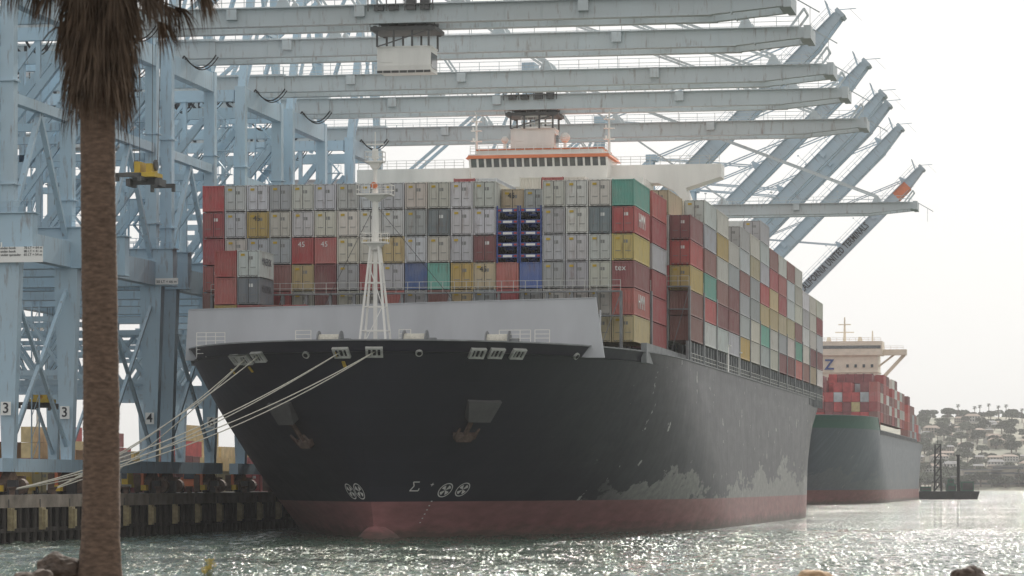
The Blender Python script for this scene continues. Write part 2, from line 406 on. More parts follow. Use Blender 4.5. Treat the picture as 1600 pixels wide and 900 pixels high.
def lashing_bridge(y, w, z0, z1, name='lashing_bridge'):
    mb = MB(); n = int(2*w/2.5)
    for i in range(n+1):
        x = -w+i*2*w/n; mb.box(x-.13, x+.13, y-.3, y+.3, z0, z1)
        mb.beam((x, y-.32, z0+.2), (x+2*w/n if i < n else x+.1, y-.32, z1-.3), .07, .07)
    mb.box(-w, w, y-.42, y+.42, z1-.12, z1+.04); mb.box(-w, w, y-.42, y+.42, z1-2.7, z1-2.58)
    railing(mb, [(-w, y-.4, z1), (w, y-.4, z1)], 1.15, 1.25, .035, 2, 1)
    return mb.obj(name, [M_GREYD, M_RAIL], ship)
lashing_bridge(-.9, 22.4, 18.5, 26.0)
BAYS = [(0, 19, 20.6), (14.2, 19, 20.6), (28.4, 21, 22.0), (42.2, 21, 22.0), (55.6, 21, 22.0)]
s = 81.8
while s < 203: BAYS.append((s, 21, 22.0)); s += 13.4
for (s0, nc, z0) in BAYS[1:]:
    lashing_bridge(s0-.62, nc*1.25-.1, 18.5, z0+6.2)
mb = MB()
for i in range(68):
    y = 27+i*2.8
    if y > 216: break
    for sg in (-1, 1): mb.box(sg*26.0-.14, sg*26.0+.14, y-.22, y+.22, 18.4, 21.9)
for sg in (-1, 1):
    mb.box(sg*24.7-.3, sg*24.7+.3, 0, 68, 18.4, 20.5); mb.box(sg*24.7-.3, sg*24.7+.3, 68.3, 216, 18.4, 21.8)
    railing(mb, [(sg*26.15, 0+28, 19.6), (sg*26.15, 216, 19.6)], 1.0, 2.8, .035, 2, 1)
mb.obj('hatch_coaming', [M_GREYD, M_RAIL], ship)
for y0, y1, z1 in ((67.6, 68.4, 23.0), (80.6, 81.2, 22.6)):
    mb = MB(); mb.box(25.0, 26.2, y0, y1, 19.2, z1); mb.box(25.0, 26.5, y0-.1, y1+.1, z1, z1+.15)
    mb.obj('gangway_house', [M_WHITE], ship)

# superstructure
sup = mk('superstructure', None, ship, (0, 74.8, .8))
mb = MB(); mb.box(-15, 15, -5, 5, 18.6, 44.0); 
for z in range(22, 44, 3): mb.box(-15.2, 15.2, -5.2, 5.2, z, z+.18)
mb.obj('accommodation_block', [M_WHITE], sup)
for sg in (-1, 1):
    mb = MB()
    P = [(9, 43.9), (16, 43.9), (18, 42.9), (20.2, 40.5), (20.6, 40.5), (19.6, 43.2), (24.2, 44.6), (24.2, 46.3), (9, 46.3)]
    V = [(sg*x, 2, z) for x, z in P]+[(sg*x, 6, z) for x, z in P]; n = len(P)
    mb.add(V, [tuple(range(n)), tuple(range(n, 2*n))[::-1]]+[(i, (i+1) % n, n+(i+1) % n, n+i) for i in range(n)])
    mb.beam((sg*20.4, 4, 40.6), (sg*15.0, 4, 37), .9, .8)
    mb.obj('bridge_wing', [M_WHITE], sup)
wh = mk('wheelhouse', None, sup, (.9, 0, -.1))
mb = MB(); mb.hexa([(-8.8, -1.5, 44.0), (8.8, -1.5, 44.0), (8.8, 6.5, 44.0), (-8.8, 6.5, 44.0), (-9.1, -2.2, 46.0), (9.1, -2.2, 46.0), (9.1, 6.5, 46.0), (-9.1, 6.5, 46.0)])
mb.box(-9.0, 9.0, -1.6, 6.4, 46.0, 47.1)
for i in range(19): x = -9.0+i*18.0/18; mb.beam((x, -2.15, 46.0), (x, -2.6, 47.1), .26, .16)
mb.obj('wheelhouse_wall', [M_WHITE], wh)
mb = MB(); mb.add([(-8.9, -2.1, 46.02), (8.9, -2.1, 46.02), (9.1, -2.5, 47.08), (-9.1, -2.5, 47.08)], [(0, 1, 2, 3)]); mb.obj('window', [M_PGLASS], wh)
mb = MB(); mb.hexa([(-9.5, -2.9, 47.1), (9.5, -2.9, 47.1), (9.5, 6.8, 47.1), (-9.5, 6.8, 47.1), (-9.2, -2.5, 47.55), (9.2, -2.5, 47.55), (9.2, 6.6, 47.55), (-9.2, 6.6, 47.55)], 0)
mb.box(-9.25, 9.25, -2.4, 6.4, 47.56, 47.7, 1); mb.box(-8.2, 8.2, -1.2, 6, 47.7, 48.3, 1); mb.box(-8.4, 8.4, -1.4, 6.2, 48.3, 48.45, 0)
mb.obj('roof_fascia', [M_ORANGE, M_WHITE], wh)
mb = MB(); railing(mb, [(-9, -2.3, 47.7), (9, -2.3, 47.7)], 1.1, 1.2, .045, 3)
mb.obj('roof_railing', [M_WHITE], wh)
for sg in (-1, 1):
    mb = MB(); railing(mb, [(sg*9.8, 2.1, 46.3), (sg*24, 2.1, 46.3)], 1.1, 1.2, .035, 3)
    mb.obj('wing_railing', [M_RAIL], sup)
mb = MB()
mb.cyl((0, 2, 48.3), (0, 2, 54), .4, 8, 0, .25); mb.cyl((0, 2, 54), (0, 2, 56.5), .08, 6)
for z, w in ((50.5, 2.6), (52.0, 2.0), (53.4, 1.3)):
    mb.box(-w, w, 1.4, 2.6, z-.06, z+.06); railing(mb, [(-w, 1.4, z), (w, 1.4, z)], .8, .7, .03, 2)
for sg in (-1, 1):
    mb.beam((sg*1.7, 2, 47.9), (sg*.5, 2, 52), .18, .18); mb.beam((sg*2.4, 2, 47.9), (sg*2.4, 2, 50.5), .15, .15)
    for z0 in (48.3, 49.4): mb.beam((-sg*1.7, 2, z0), (sg*1.4, 2, z0+1.1), .08, .08)
mb.box(-2, 2, 1.0, 1.25, 51.2, 51.45); mb.box(-1.4, 1.4, 1.0, 1.25, 52.7, 52.95)
mb.obj('radar_mast', [M_WHITE], sup)
for sg in (-1, 1):
    mb = MB(); X = .9+sg*8.8
    mb.cyl((X, 1, 47.4), (X, 1, 53.2), .2, 8, 0, .1)
    for z in (49.6, 51, 52.2): mb.box(X-.7, X+.7, .6, 1.4, z, z+.08); mb.cyl((X-.4, 1, z), (X-.4, 1, z+.5), .14, 6)
    mb.beam((X, 1, 53), (X+sg*.6, 1, 54.6), .06, .06); mb.obj('signal_mast', [M_WHITE], sup)
for x, r in ((3.8, .7), (-4.2, .5)):
    mb = MB(); mb.cyl((x, 1.5, 47.9), (x, 1.5, 49.4), .2, 6)
    for k in range(5): mb.cyl((x, 1.5, 49.4+k*r*.35), (x, 1.5, 49.4+(k+1)*r*.35), r*math.sin(.5+k*.45), 12, 0, r*math.sin(.5+(k+1)*.45))
    mb.obj('radome', [M_WHITE], sup, True)

# ---------------------------------------------------------------- containers
def container_mesh(L=12.19, Hh=2.9, name='container_body'):
    mb = MB(); w = 1.2; a = .045
    out = []
    def corr(p0, p1, nrm, period):
        p0 = Vector(p0); p1 = Vector(p1); n = max(2, int((p1-p0).length/period)); r = []
        for i in range(n):
            for f, d in ((0, 0), (.35, 0), (.5, -1), (.85, -1)):
                r.append(p0.lerp(p1, (i+f)/n)+Vector(nrm)*(d*a))
        return r
    out += corr((-w+.05, 0.05), (w-.05, 0.05), (0, -1), .3)
    out += corr((w-.03, 0.1), (w-.03, L-.1), (1, 0), .6)
    out += corr((w-.05, L-.05), (-w+.05, L-.05), (0, 1), .5)
    out += corr((-w+.03, L-.1), (-w+.03, .1), (-1, 0), .6)
    n = len(out)
    V = [(p[0], p[1], .14) for p in out]+[(p[0], p[1], Hh-.1) for p in out]
    mb.add(V, [(i, (i+1) % n, n+(i+1) % n, n+i) for i in range(n)])
    mb.box(-w+.04, w-.04, .04, L-.04, Hh-.16, Hh-.09)
    for sx in (-1, 1):
        for y in (0, L-.16): mb.box(sx*w-(.14 if sx > 0 else 0), sx*w+(0 if sx > 0 else .14), y, y+.16, 0.0, Hh-.04)
        mb.box(sx*w-(.08 if sx > 0 else 0), sx*w+(0 if sx > 0 else .08), .16, L-.16, 0.05, .2)
        mb.box(sx*w-(.08 if sx > 0 else 0), sx*w+(0 if sx > 0 else .08), .16, L-.16, Hh-.17, Hh-.07)
    for y in (0, L-.12):
        mb.box(-w+.14, w-.14, y, y+.12, .05, .2); mb.box(-w+.14, w-.14, y, y+.12, Hh-.19, Hh-.08)
    return mb.mesh(name, [M_CONT])
def door_mesh(Hh=2.9, stick=True):
    mb = MB(); 
    for sg in (-1, 1):
        x0, x1 = (.025, 1.04) if sg > 0 else (-1.04, -.025)
        mb.box(x0, x1, -.012, .06, .2, Hh-.2, 0)
        for z in (.75, 1.4, 2.1): mb.box(x0+.05, x1-.05, -.03, -.012, z, z+.12, 0)
        for x in (x0+.22, x1-.22):
            mb.beam((x, -.07, .1), (x, -.07, Hh-.1), .05, .05, 0)
            mb.box(x-.08, x+.08, -.06, 0, .08, .22, 1); mb.box(x-.08, x+.08, -.06, 0, Hh-.22, Hh-.08, 1)
        mb.box(x0+.2, x1-.2, -.11, -.08, 1.0, 1.06, 1)
    mb.box(-.035, .035, -.02, .0, .18, Hh-.16, 2)
    mb.box(-1.08, -1.04, -.015, .02, .15, Hh-.14, 2); mb.box(1.04, 1.08, -.015, .02, .15, Hh-.14, 2)
    mb.box(-1.06, 1.06, -.016, .0, .15, .2, 2); mb.box(-1.06, 1.06, -.016, .0, Hh-.2, Hh-.17, 2)
    if stick: mb.box(-.8, -.36, -.11, -.098, Hh-.66, Hh-.42, 3)
    mb.box(.08, .5, -.04, -.032, Hh-1.05, Hh-.7, 4)
    return mb.mesh('container_door', [M_CONT, M_BAR, M_GASKET, M_YELLOW, M_TXTW if not stick else M_BAR])
CM = container_mesh(); DM = door_mesh(); DM2 = door_mesh(stick=False); CM20 = container_mesh(6.06, name='short_container_body')
PAL = {'R': [(.50, .09, .09), (.42, .08, .09), (.52, .15, .14)], 'L': [(.70, .71, .72), (.68, .67, .64), (.72, .68, .61), (.62, .63, .65), (.66, .62, .56)], 'G': [(.50, .51, .53), (.55, .53, .48), (.44, .46, .48)], 'S': [(.22, .25, .28)],
       'Y': [(.58, .46, .24), (.60, .43, .14), (.54, .45, .29)], 'D': [(.27, .085, .09), (.31, .14, .13)], 'B': [(.08, .14, .36)], 'T': [(.16, .44, .36)], 'O': [(.60, .30, .14)], 'W': [(.76, .74, .70)]}
NM = {'R': 'red', 'L': 'light grey', 'G': 'grey', 'S': 'slate grey', 'Y': 'mustard yellow', 'D': 'maroon', 'B': 'dark blue', 'T': 'teal', 'O': 'orange', 'W': 'off-white'}
def container(s, t, z, c, where='stacked on the container ship', door=None, txt=None, grp='containers stacked on the ship', rz=0, mesh=None):
    o = bpy.data.objects.new('shipping_container', mesh or CM); COL.objects.link(o)
    place(o, s, t, z, rz)
    j = random.uniform(.80, 1.12); col = tuple(min(1, x*j*random.uniform(.96, 1.04)) for x in random.choice(PAL[c]))+(1,)
    o.color = col
    top(o, f'{NM[c]} corrugated steel shipping container {where}', 'shipping container', grp)
    if door is None: door = c in 'LGSWY' or random.random() < .4
    if door:
        d = bpy.data.objects.new('container_door', DM if c in 'LGY' else DM2); COL.objects.link(d); d.parent = o; d.color = col
    if txt == '45':
        text('45', .8, M_TXTK if c == 'Y' else M_TXTW, o, (-.1, -.12, 2.1))
    elif txt == 'tex': text('tex', .9, M_TXTW, o, (-.3, -.1, 2.1))
    elif txt == 'hmm':
        text('HMM', 2.2, M_TXTW, o, (1.23, 5.5, 1.5), (math.pi/2, 0, math.pi/2))
    elif txt == 'maersk':
        text('MAERSK', 1.5 if not mesh else 1.1, M_TXTG, o, (1.23, 6 if not mesh else 3, 1.7), (math.pi/2, 0, math.pi/2))
    return o
rows1 = [
 "RLLGLLLLLLLLL..LLLT",
 "RLYGLLLLLGSLL..GLSR",
 "RLGGRRLLYLLLD..LLLY",
 "RRGDYDGRGBTYYRBGGGD",
 "DDDRGDGLRGDYGRGLLGR",
]
HC = 2.9
for r, row in enumerate(rows1):
    for c, ch in enumerate(row):
        if ch == '.': continue
        t = (c-9)*2.5; z = 20.6+(5-r)*HC
        tx = None
        if (r, c) == (1, 2) or (r, c) == (2, 4) or (r, c) == (2, 5) or (r, c) == (3, 12): tx = '45'
        if (r, c) == (3, 18): tx = 'tex'
        if (r, c) in ((1, 18), (4, 18)): tx = 'hmm'
        if (r, c) == (0, 12): tx = 'maersk'
        container(random.uniform(-.06, .06), t+random.uniform(-.03, .03), z, ch, txt=tx)
for c, ch in ((17, 'Y'), (18, 'Y')): container(0, (c-9)*2.5, 20.6, ch)
container(3, 4*2.5, 20.6+5*HC-.6, 'Y', txt='45'); container(3, 5*2.5, 20.6+5*HC-.6, 'G')
for c, z, ch, tx in ((1, 2, 'R', None), (2, 2, 'L', 'maersk'), (1, 1, 'R', None), (2, 1, 'S', 'maersk'), (1, 0, 'Y', None), (2, 0, 'R', None), (3, 0, 'D', None), (4, 0, 'R', None)):
    container(-8.6, (c-9)*2.5+1.2, 21.6+z*HC, ch, door=ch in 'LS', txt=tx, mesh=CM20)
for r in range(6): container(14.2, 9*2.5, 20.6+r*HC, random.choice('RRDRLG'), door=False)
for c, ch in ((10, 'R'), (11, 'L'), (13, 'W'), (14, 'R'), (15, 'W')): container(14.2, (c-9)*2.5, 20.6+6*HC-1.2, ch, door=False)
cols = 'RRDDDGGLLLYYDRTWGOLGL'
hs = {28.4: 5, 42.2: 6, 55.6: 6}
seq = [6, 6, 7, 6, 6, 6, 6, 5, 5, 5]
for i, (s0, nc, z0) in enumerate(BAYS[5:]): hs[s0] = seq[min(i, 9)]
for (s0, nc, z0) in BAYS[2:]:
    n = hs[s0]; ncol = 2 if s0 < 60 else 1
    for k in range(ncol):
        cc = nc-1-k
        for r in range(n+(1 if (s0 < 29 and k == 1) else 0)):
            if k == 0 or r >= (0 if s0 < 29 else 4): container(s0, (cc-(nc-1)/2)*2.5, z0+r*HC, random.choice(cols))
for k in (0, 1):
    for r in range(5): container(68.6, 25-k*2.5, 22+r*HC, random.choice(cols))
fm = [mat_simple('container_paint_'+NM[c].replace(' ', '_'), PAL[c][0], .6, .3) for c in 'RLGYDST']
mb = MB()
for (s0, nc, z0) in BAYS[1:]:
    n = hs.get(s0, 6)
    for cc in range(nc-(2 if s0 < 60 and s0 > 20 else 1)):
        hh_ = n+(1 if 20 < s0 < 29 else 0)
        if s0 > 80 and random.random() < .3: hh_ -= 1
        for r in range(max(0, hh_-3), hh_):
            t = (cc-(nc-1)/2)*2.5; mi = random.randrange(7)
            mb.box(t-1.2, t+1.2, s0+.05, s0+12.1, z0+r*HC+.05, z0+r*HC+2.85, mi)
            for k in range(8): mb.box(t-1.05+k*.28, t-.95+k*.28, s0-.0, s0+.05, z0+r*HC+.2, z0+r*HC+2.7, mi)
for b in range(10):
    s0 = 556+b*13.4; hgt = [5, 6, 6, 6, 5, 6, 6, 6, 6, 5][b]
    for cc in range(15):
        lv = hgt-(1 if random.random() < .2 else 0)
        for r in range(0 if b < 1 else 2, lv):
            t = -6+(cc-7.5)*2.45; z = 20.0+r*2.75; mi = random.choice((0, 4, 0, 4, 4, 0, 4, 3, 2))
            mb.box(t-1.17, t+1.17, s0+.02, s0+12, z, z+2.65, mi)
o = mb.obj('container_mass', fm); place(o, 0, 0); top(o, 'densely packed containers filling the inner rows of the ships', 'shipping containers', kind='stuff')

mb = MB()
for sg in (-1, 1): mb.box(sg*.45-.08, sg*.45+.08, .1, 12, .5, .85, 0)
mb.box(-1.2, 1.2, 0, .22, .55, .95, 0); mb.box(-1.2, 1.2, 11.8, 12, .5, .8, 0)
for y in (3, 6, 9): mb.box(-1.15, 1.15, y, y+.15, .55, .75, 0)
for y in (1.6, 2.9): mb.cyl((-1.1, y, .38), (1.1, y, .38), .07, 8, 0)
mb.box(-1.2, -1.05, -.02, .2, .0, 1.25, 0); mb.box(1.05, 1.2, -.02, .2, .0, 1.25, 0)
CHm = mb.mesh('chassis_frame', [M_BLUE])
mb = MB()
for sg in (-1, 1):
    for y in (1.6, 2.9):
        for k in (.62, .92): mb.cyl((sg*k-.12, y, .38), (sg*k+.12, y, .38), .42, 12, 0); mb.cyl((sg*k-.13, y, .38), (sg*k+.13, y, .38), .22, 10, 1)
WHm = mb.mesh('wheels', [M_BLACK, M_WHITE])
mb = MB(); mb.box(-.5, .5, -.04, 0, .62, .86, 0)
for sg in (-1, 1): mb.box(sg*.85-.15, sg*.85+.15, -.04, 0, .66, .84, 1)
TLm = mb.mesh('tail_lamp_bar', [M_WHITE, M_TXTR])
for c in (4, 5):
    for k in range(5):
        o = mk('trailer_chassis', CHm); place(o, 0, c*2.5, 20.6+3*HC+k*1.22-.15)
        top(o, 'blue steel container trailer chassis stacked flat on deck cargo', 'trailer chassis', 'stacked blue trailer chassis')
        mk('wheels', WHm, o); mk('tail_lamp_bar', TLm, o)

# ---------------------------------------------------------------- quay
QT = -27.6; QZ = 4.4
mb = MB(); mb.box(-500, -.0, -140, 1500, QZ-.004-.3, QZ, 0); mb.box(-500, -9, -140, 1500, -3, QZ-.31, 0)
o = mb.obj('quay_ground', [M_ASPH]); place(o, 0, QT); o['kind'] = 'structure'; 
q = mk('quay_wall', None); place(q, 0, QT); top(q, 'concrete wharf edge carried on dark weathered piles above the water', 'quay')
mb = MB(); mb.box(.0, .55, -140, 900, QZ-1.1, QZ+.12); 
mb.obj('capping_beam', [M_CONC], q)
mb = MB(); mb.box(-9, -8.9, -140, 900, -3, QZ-.4)
mb.obj('rear_bulkhead', [M_PILE], q)
mb = MB()
for i in range(100):
    y = -90+i*2.2; 
    mb.cyl((.3, y, -3), (.3, y, QZ-1.1), .28, 8); 
    if i % 2: mb.cyl((-3, y, -3), (-3, y, QZ-.4), .3, 8)
mb.box(.1, .45, -90, 130, 1.0, 1.4)
o = mb.obj('pile', [M_PILE], q); o['kind'] = 'stuff'
mb = MB(); mb.box(0, .35, -.5, .5, .3, 2.4, 0); mb.box(.35, .6, -.35, .35, .5, 2.2, 0); mb.box(-.05, 0.0, -.1, .1, 2.4, 3.2, 1)
FE = mb.mesh('fender_panel', [mat_simple('fender_tan', (.40, .33, .19), .8, .4, 2), M_STEEL])
for i in range(14):
    o = mk('dock_fender', FE); place(o, -54+i*9, QT+.6, .9); top(o, 'tan timber-faced fender hung on the wharf edge', 'fender', 'fenders along the wharf')
mb = MB(); mb.cyl((0, 0, 0), (0, 0, .5), .28, 12); mb.cyl((0, 0, .5), (0, 0, .75), .28, 12, 0, .45); mb.cyl((0, 0, .75), (0, 0, .85), .45, 12)
BOL = mb.mesh('bollard', [M_RUST])
for i in range(12):
    o = mk('mooring_bollard', BOL); place(o, -50+i*12, QT-.5, QZ+.01); top(o, 'rusty iron mooring bollard on the wharf edge', 'bollard', 'bollards along the wharf')
def rope(a, b, sag, name='mooring_line'):
    mb = MB(); a = Vector(a); b = Vector(b); pts = []
    for i in range(17):
        u = i/16; p = a.lerp(b, u); p.z -= sag*4*u*(1-u); pts.append(p)
    mb.tube(pts, .06, 6); o = mb.obj(name, [M_ROPE], smooth=True)
    place(o, 0, 0); top(o, 'pale thick mooring rope running from bow to wharf bollard', 'rope', 'mooring lines'); return o
def hullpt(px, py, sd):
    s, z = solve(px, py, sd); return (sd*(H1.half(s, z)+.1), s, z)
for (px, py, sd), bs, sag in (((585, 549, 1), -50, 1.6), ((585, 549, 1), -49.6, 2.1), ((537, 550, -1), -50, 1.5), ((537, 550, -1), -38, 1.1), ((405, 557, -1), -38, .8), ((385, 561, -1), -26, .7), ((385, 561, -1), -38, 1.2)):
    rope(hullpt(px, py, sd), (QT-.5, bs, QZ+.6), sag)

# ---------------------------------------------------------------- cranes
CB = (.42, .58, .70, 1); CG = (.52, .58, .61, 1)
mb = MB()
mb.hexa([(-.55, -.5, 2.6), (.55, -.5, 2.6), (.55, .5, 2.6), (-.55, .5, 2.6), (-1.25, -.7, 23.3), (1.25, -.7, 23.3), (1.25, .7, 23.3), (-1.25, .7, 23.3)])
mb.box(-.65, .65, -.6, .6, 23.3, 50)
for z in (30, 40): mb.box(-.9, .9, -.85, .85, z, z+.12)
LEG = mb.mesh('leg', [M_CRANE])
mb = MB()
for k in (-2.1, -.7, .7, 2.1):
    mb.cyl((-.2, k, .35), (.2, k, .35), .35, 12, 1)
for k in (-1.4, 1.4):
    mb.hexa([(-.4, k-1.1, .4), (.4, k-1.1, .4), (.4, k+1.1, .4), (-.4, k+1.1, .4), (-.3, k-.4, 1.4), (.3, k-.4, 1.4), (.3, k+.4, 1.4), (-.3, k+.4, 1.4)], 0)
mb.hexa([(-.4, -1.9, 1.35), (.4, -1.9, 1.35), (.4, 1.9, 1.35), (-.4, 1.9, 1.35), (-.4, -.6, 2.3), (.4, -.6, 2.3), (.4, .6, 2.3), (-.4, .6, 2.3)], 0)
mb.box(.45, .7, -.7, .7, .7, 1.5, 2); mb.box(-.3, .3, -3.4, -2.5, .4, 1.0, 2); mb.box(-.8, -.45, -1.8, -.6, 1.0, 2.6, 3); mb.box(-.6, .6, 2.6, 3.3, .5, 1.9, 0)
mb.box(-1.5, -.8, -1.9, -1.1, .2, 2.2, 0); mb.box(.7, 1.6, -2.6, -1.9, .1, 1.5, 1); mb.cyl((1.2, -.6, .9), (1.2, .3, .9), .75, 14, 0)
BOG = mb.mesh('wheel_bogie', [M_RUST, M_BLACK, M_YELLOW, M_ORANGE])
PZ0, PZ1 = 23.2, 27.2
def frame_mesh():
    mb = MB()
    for x in (0, -30):
        mb.box(x-.55, x+.55, -12.5, 12.5, 2.3, 3.6)
        mb.box(x-.6, x+.6, -8.3, 8.3, PZ0, PZ1-1.4); mb.box(x-.6, x+.6, -8.35, 8.35, 47.6, 49.8)
    mb.box(-.45, .45, -8.3, 8.3, 38, 39.0)
    for y in (-9, 9):
        mb.box(-29.2, 2.6, y-.78, y+.78, PZ0, PZ1); mb.box(-29.2, -.8, y-.4, y+.4, 48.2, 49.6)
        mb.box(-29.2, 2.8, y-1.05, y+1.05, PZ1+.01, PZ1+.13); mb.box(-29.2, 2.7, y-.86, y+.86, PZ0-.1, PZ0-.01)
        railing(mb, [(-29.2, y-1.0, PZ1+.12), (2.7, y-1.0, PZ1+.12)], 1.1, 2.0, .035, 2)
        mb.beam((-29.5, y, 27), (-12, y, 48.5), .75, .85); mb.beam((-15.2, y, 27), (-.7, y, 44.5), .7, .75)
        mb.beam((-29.5, y, 40), (-22, y, 48.5), .5, .5); mb.beam((-22.4, y, 27), (-15.2, y, 37), .4, .4); mb.beam((-7.2, y, 27.2), (-.7, y, 36), .4, .4)
        mb.beam((-14.9, y, 38.2), (-7.2, y, 48.2), .4, .4)
        mb.box(-15.4, -14.8, y-.3, y+.3, 27.1, 48.3); mb.box(-7.4, -6.9, y-.25, y+.25, 27.1, 48.3); mb.box(-22.6, -22.1, y-.3, y+.3, 27.1, 37.2)
        mb.box(-29.2, -.8, y-.3, y+.3, 37.2, 38.0)
        for z in (12.5, 18.0): mb.beam((-29.5, y, z), (-.5, y, z), .35, .55)
        for k in range(4):
            xa = -28.5+k*7; mb.beam((xa, y, 12.7), (xa+3.5, y, 17.8), .25, .35); mb.beam((xa+3.5, y, 17.8), (xa+7, y, 12.7), .25, .35)
    # lift shaft lattice and conduits
    for dx in (-.5, .5):
        mb.box(-26+dx-.07, -26+dx+.07, -10.3, -10.15, 4, 48)
    for k in range(16): mb.beam((-26.5, -10.2, 4+k*2.75), (-25.5, -10.2, 6.75+k*2.75), .07, .07)
    for x in (-3.0, -11, -19): mb.box(x-.06, x+.06, -9.9, -9.8, 27.2, 48)
    mb.beam((0, -8.6, 26), (0, 0, 38), .5, .5); mb.beam((0, 8.6, 26), (0, 0, 38), .5, .5)
    mb.beam((-30, -8.6, 26), (-30, 8.6, 47), .5, .5)
    for x in (-.0, -30): mb.beam((x, -8.6, 5), (x, 8.6, 21), .35, .35); mb.beam((x, 8.6, 5), (x, -8.6, 21), .35, .35)
    return mb.mesh('portal_frame', [M_CRANE])
PF = frame_mesh()
def girder_mesh():
    mb = MB()
    for y in (-2.8, 2.8): mb.box(-52, 4, y-.55, y+.55, 50.0, 52.2)
    for k in range(9): x = -51.5+k*6.8; mb.box(x, x+.5, -2.2, 2.2, 50.8, 51.8)
    mb.box(-51, 4, -3.9, -3.4, 51.9, 52.0); mb.box(-51, 4, 3.4, 3.9, 51.9, 52.0)
    return mb.mesh('trolley_girder', [M_CRANE])
GM = girder_mesh()
mb = MB()
for y in (-3.85, 3.85): railing(mb, [(-51, y, 52), (4, y, 52)], 1.1, 2.4, .035, 2)
GR = mb.mesh('walkway_railing', [M_CRANE])
def boom_mesh():
    mb = MB()
    for y in (-2.6, 2.6):
        mb.box(0, 60, y-.5, y+.5, -.95, .95)
        mb.hexa([(60, y-.5, -.95), (68, y-.4, -.2), (68, y+.4, -.2), (60, y+.5, -.95), (60, y-.5, .95), (68, y-.4, .9), (68, y+.4, .9), (60, y+.5, .95)])
        for k in range(16): mb.box(2+k*4, 2.12+k*4, y-.56, y+.56, -.9, .9)
        mb.box(0, 60, y-.62, y+.62, -1.02, -.951)
    for k in range(9): x = 3+k*8; mb.box(x, x+.45, -2.1, 2.1, -.3, .6)
    mb.box(67.5, 68.3, -3.2, 3.2, -.4, 1.1); mb.beam((66, -2.6, 1), (67.5, -2.6, 3.0), .25, .25); mb.beam((66, 2.6, 1), (67.5, 2.6, 3.0), .25, .25); mb.beam((67.5, -2.6, 3), (67.5, 2.6, 3), .2, .2)
    mb.beam((68.3, 0, 1), (71, 0, -.6), .12, .12); mb.beam((70, 0, 0), (70, 0, -2.4), .06, .06)
    mb.box(0, 67, -3.6, -3.1, .85, .95); mb.box(0, 67, 3.1, 3.6, .85, .95)
    for x in (14, 33, 61):
        for y in (-2.6, 2.6): mb.hexa([(x-.9, y-.2, .95), (x+.9, y-.2, .95), (x+.9, y+.2, .95), (x-.9, y+.2, .95), (x-.25, y-.2, 2.2), (x+.25, y-.2, 2.2), (x+.25, y+.2, 2.2), (x-.25, y+.2, 2.2)])
    for x in (8, 22, 46): mb.box(x, x+1.1, -3.7, -3.1, -.3, .8)
    return mb.mesh('boom', [M_CRANE])
BM = boom_mesh()
mb = MB()
for y in (-3.55, 3.55): railing(mb, [(0, y, .95), (67, y, .95)], 1.1, 2.4, .04, 2)
for x in range(6, 66, 12): mb.beam((x, -3.5, .95), (x, -3.5, 3.0), .06, .06); mb.box(x-.2, x+.2, -3.7, -3.3, 2.9, 3.1)
BR = mb.mesh('boom_railing', [M_CRANE])
mb = MB()
for y in (-1, 1):
    mb.beam((0, y*8.6, 49.8), (1, y*1.8, 78), .9, .9); mb.beam((-10, y*8.6, 49.8), (1, y*1.8, 78), .45, .45)
    mb.beam((1, y*1.8, 78), (-30, y*2.8, 52), .5, .5)
mb.box(-.2, 2.2, -2.6, 2.6, 77.4, 78.8)
for z in (58, 67): 
    k = 1-(z-50)/28; w = 1.8+6.8*k; mb.beam((.5, -w, z), (.5, w, z), .5, .5)
mb.beam((.3, -8, 50), (.6, 4.2, 67), .35, .35); mb.beam((.3, 8, 50), (.6, -4.2, 67), .35, .35)
AF = mb.mesh('apex_frame', [M_CRANE])
def stays(pts):
    mb = MB()
    for y in (-2.2, 2.2):
        for (x, z) in pts: mb.beam((1.2, y*.8, 78), (x, y*1.2, z), .28, .28)
    return mb.mesh('forestay', [M_CRANE])
ST0 = stays([(18, 53.2), (37, 53.2), (65, 53.2)])
th = math.radians(45)
ST1 = stays([(4+33*math.cos(th)-2*math.sin(th), 51+33*math.sin(th)+2*math.cos(th)), (4+61*math.cos(th)-2*math.sin(th), 51+61*math.sin(th)+2*math.cos(th))])
mb = MB(); mb.box(-46, -33, -4.2, 4.2, 52.3, 57.5, 0)
for k in range(14): mb.box(-46+k, -45.9+k, -4.28, -4.2, 52.4, 57.3, 0)
mb.box(-46.4, -32.6, -4.6, 4.6, 57.5, 57.7, 0); mb.box(-40, -38.6, -4.32, -4.2, 52.4, 54.6, 1)
MHm = mb.mesh('machinery_house', [M_GREYP, M_STEEL])
mb = MB(); mb.box(-3.5, 3.5, -2.6, 2.6, -.3, .1, 0)
for x in (-3, 3):
    for y in (-2.4, 2.4): mb.cyl((x, y-.15, -.1), (x, y+.15, -.1), .35, 10, 0)
for x in (-2.8, -1, 1, 2.8): mb.beam((x, -2.4, -.2), (x, -2.4, -2), .2, .2); mb.beam((x, 2.4, -.2), (x, 2.4, -2), .2, .2)
mb.beam((-2.8, -2.4, -2), (2.8, -2.4, -.3), .12, .12); mb.box(-3, 3, -2.6, 2.6, .6, 1.6, 0); mb.cyl((-2, -1.5, 2), (-2, 1.5, 2), .6, 12, 0); mb.cyl((1.5, -1.5, 2), (1.5, 1.5, 2), .7, 12, 0)
railing(mb, [(-3.5, -2.7, .1), (3.5, -2.7, .1)], 1.8, .9, .05, 3); railing(mb, [(-3.5, -3.7, 1.6), (3.5, -3.7, 1.6)], 2.0, .9, .07, 3)
for x in (-2.4, -.8, 1.1, 2.6): mb.box(x-.5, x+.5, -3.6, -2.8, 1.7, 2.3+.5*(x > 0), 0)
TR = mb.mesh('trolley_frame', [M_STEEL])
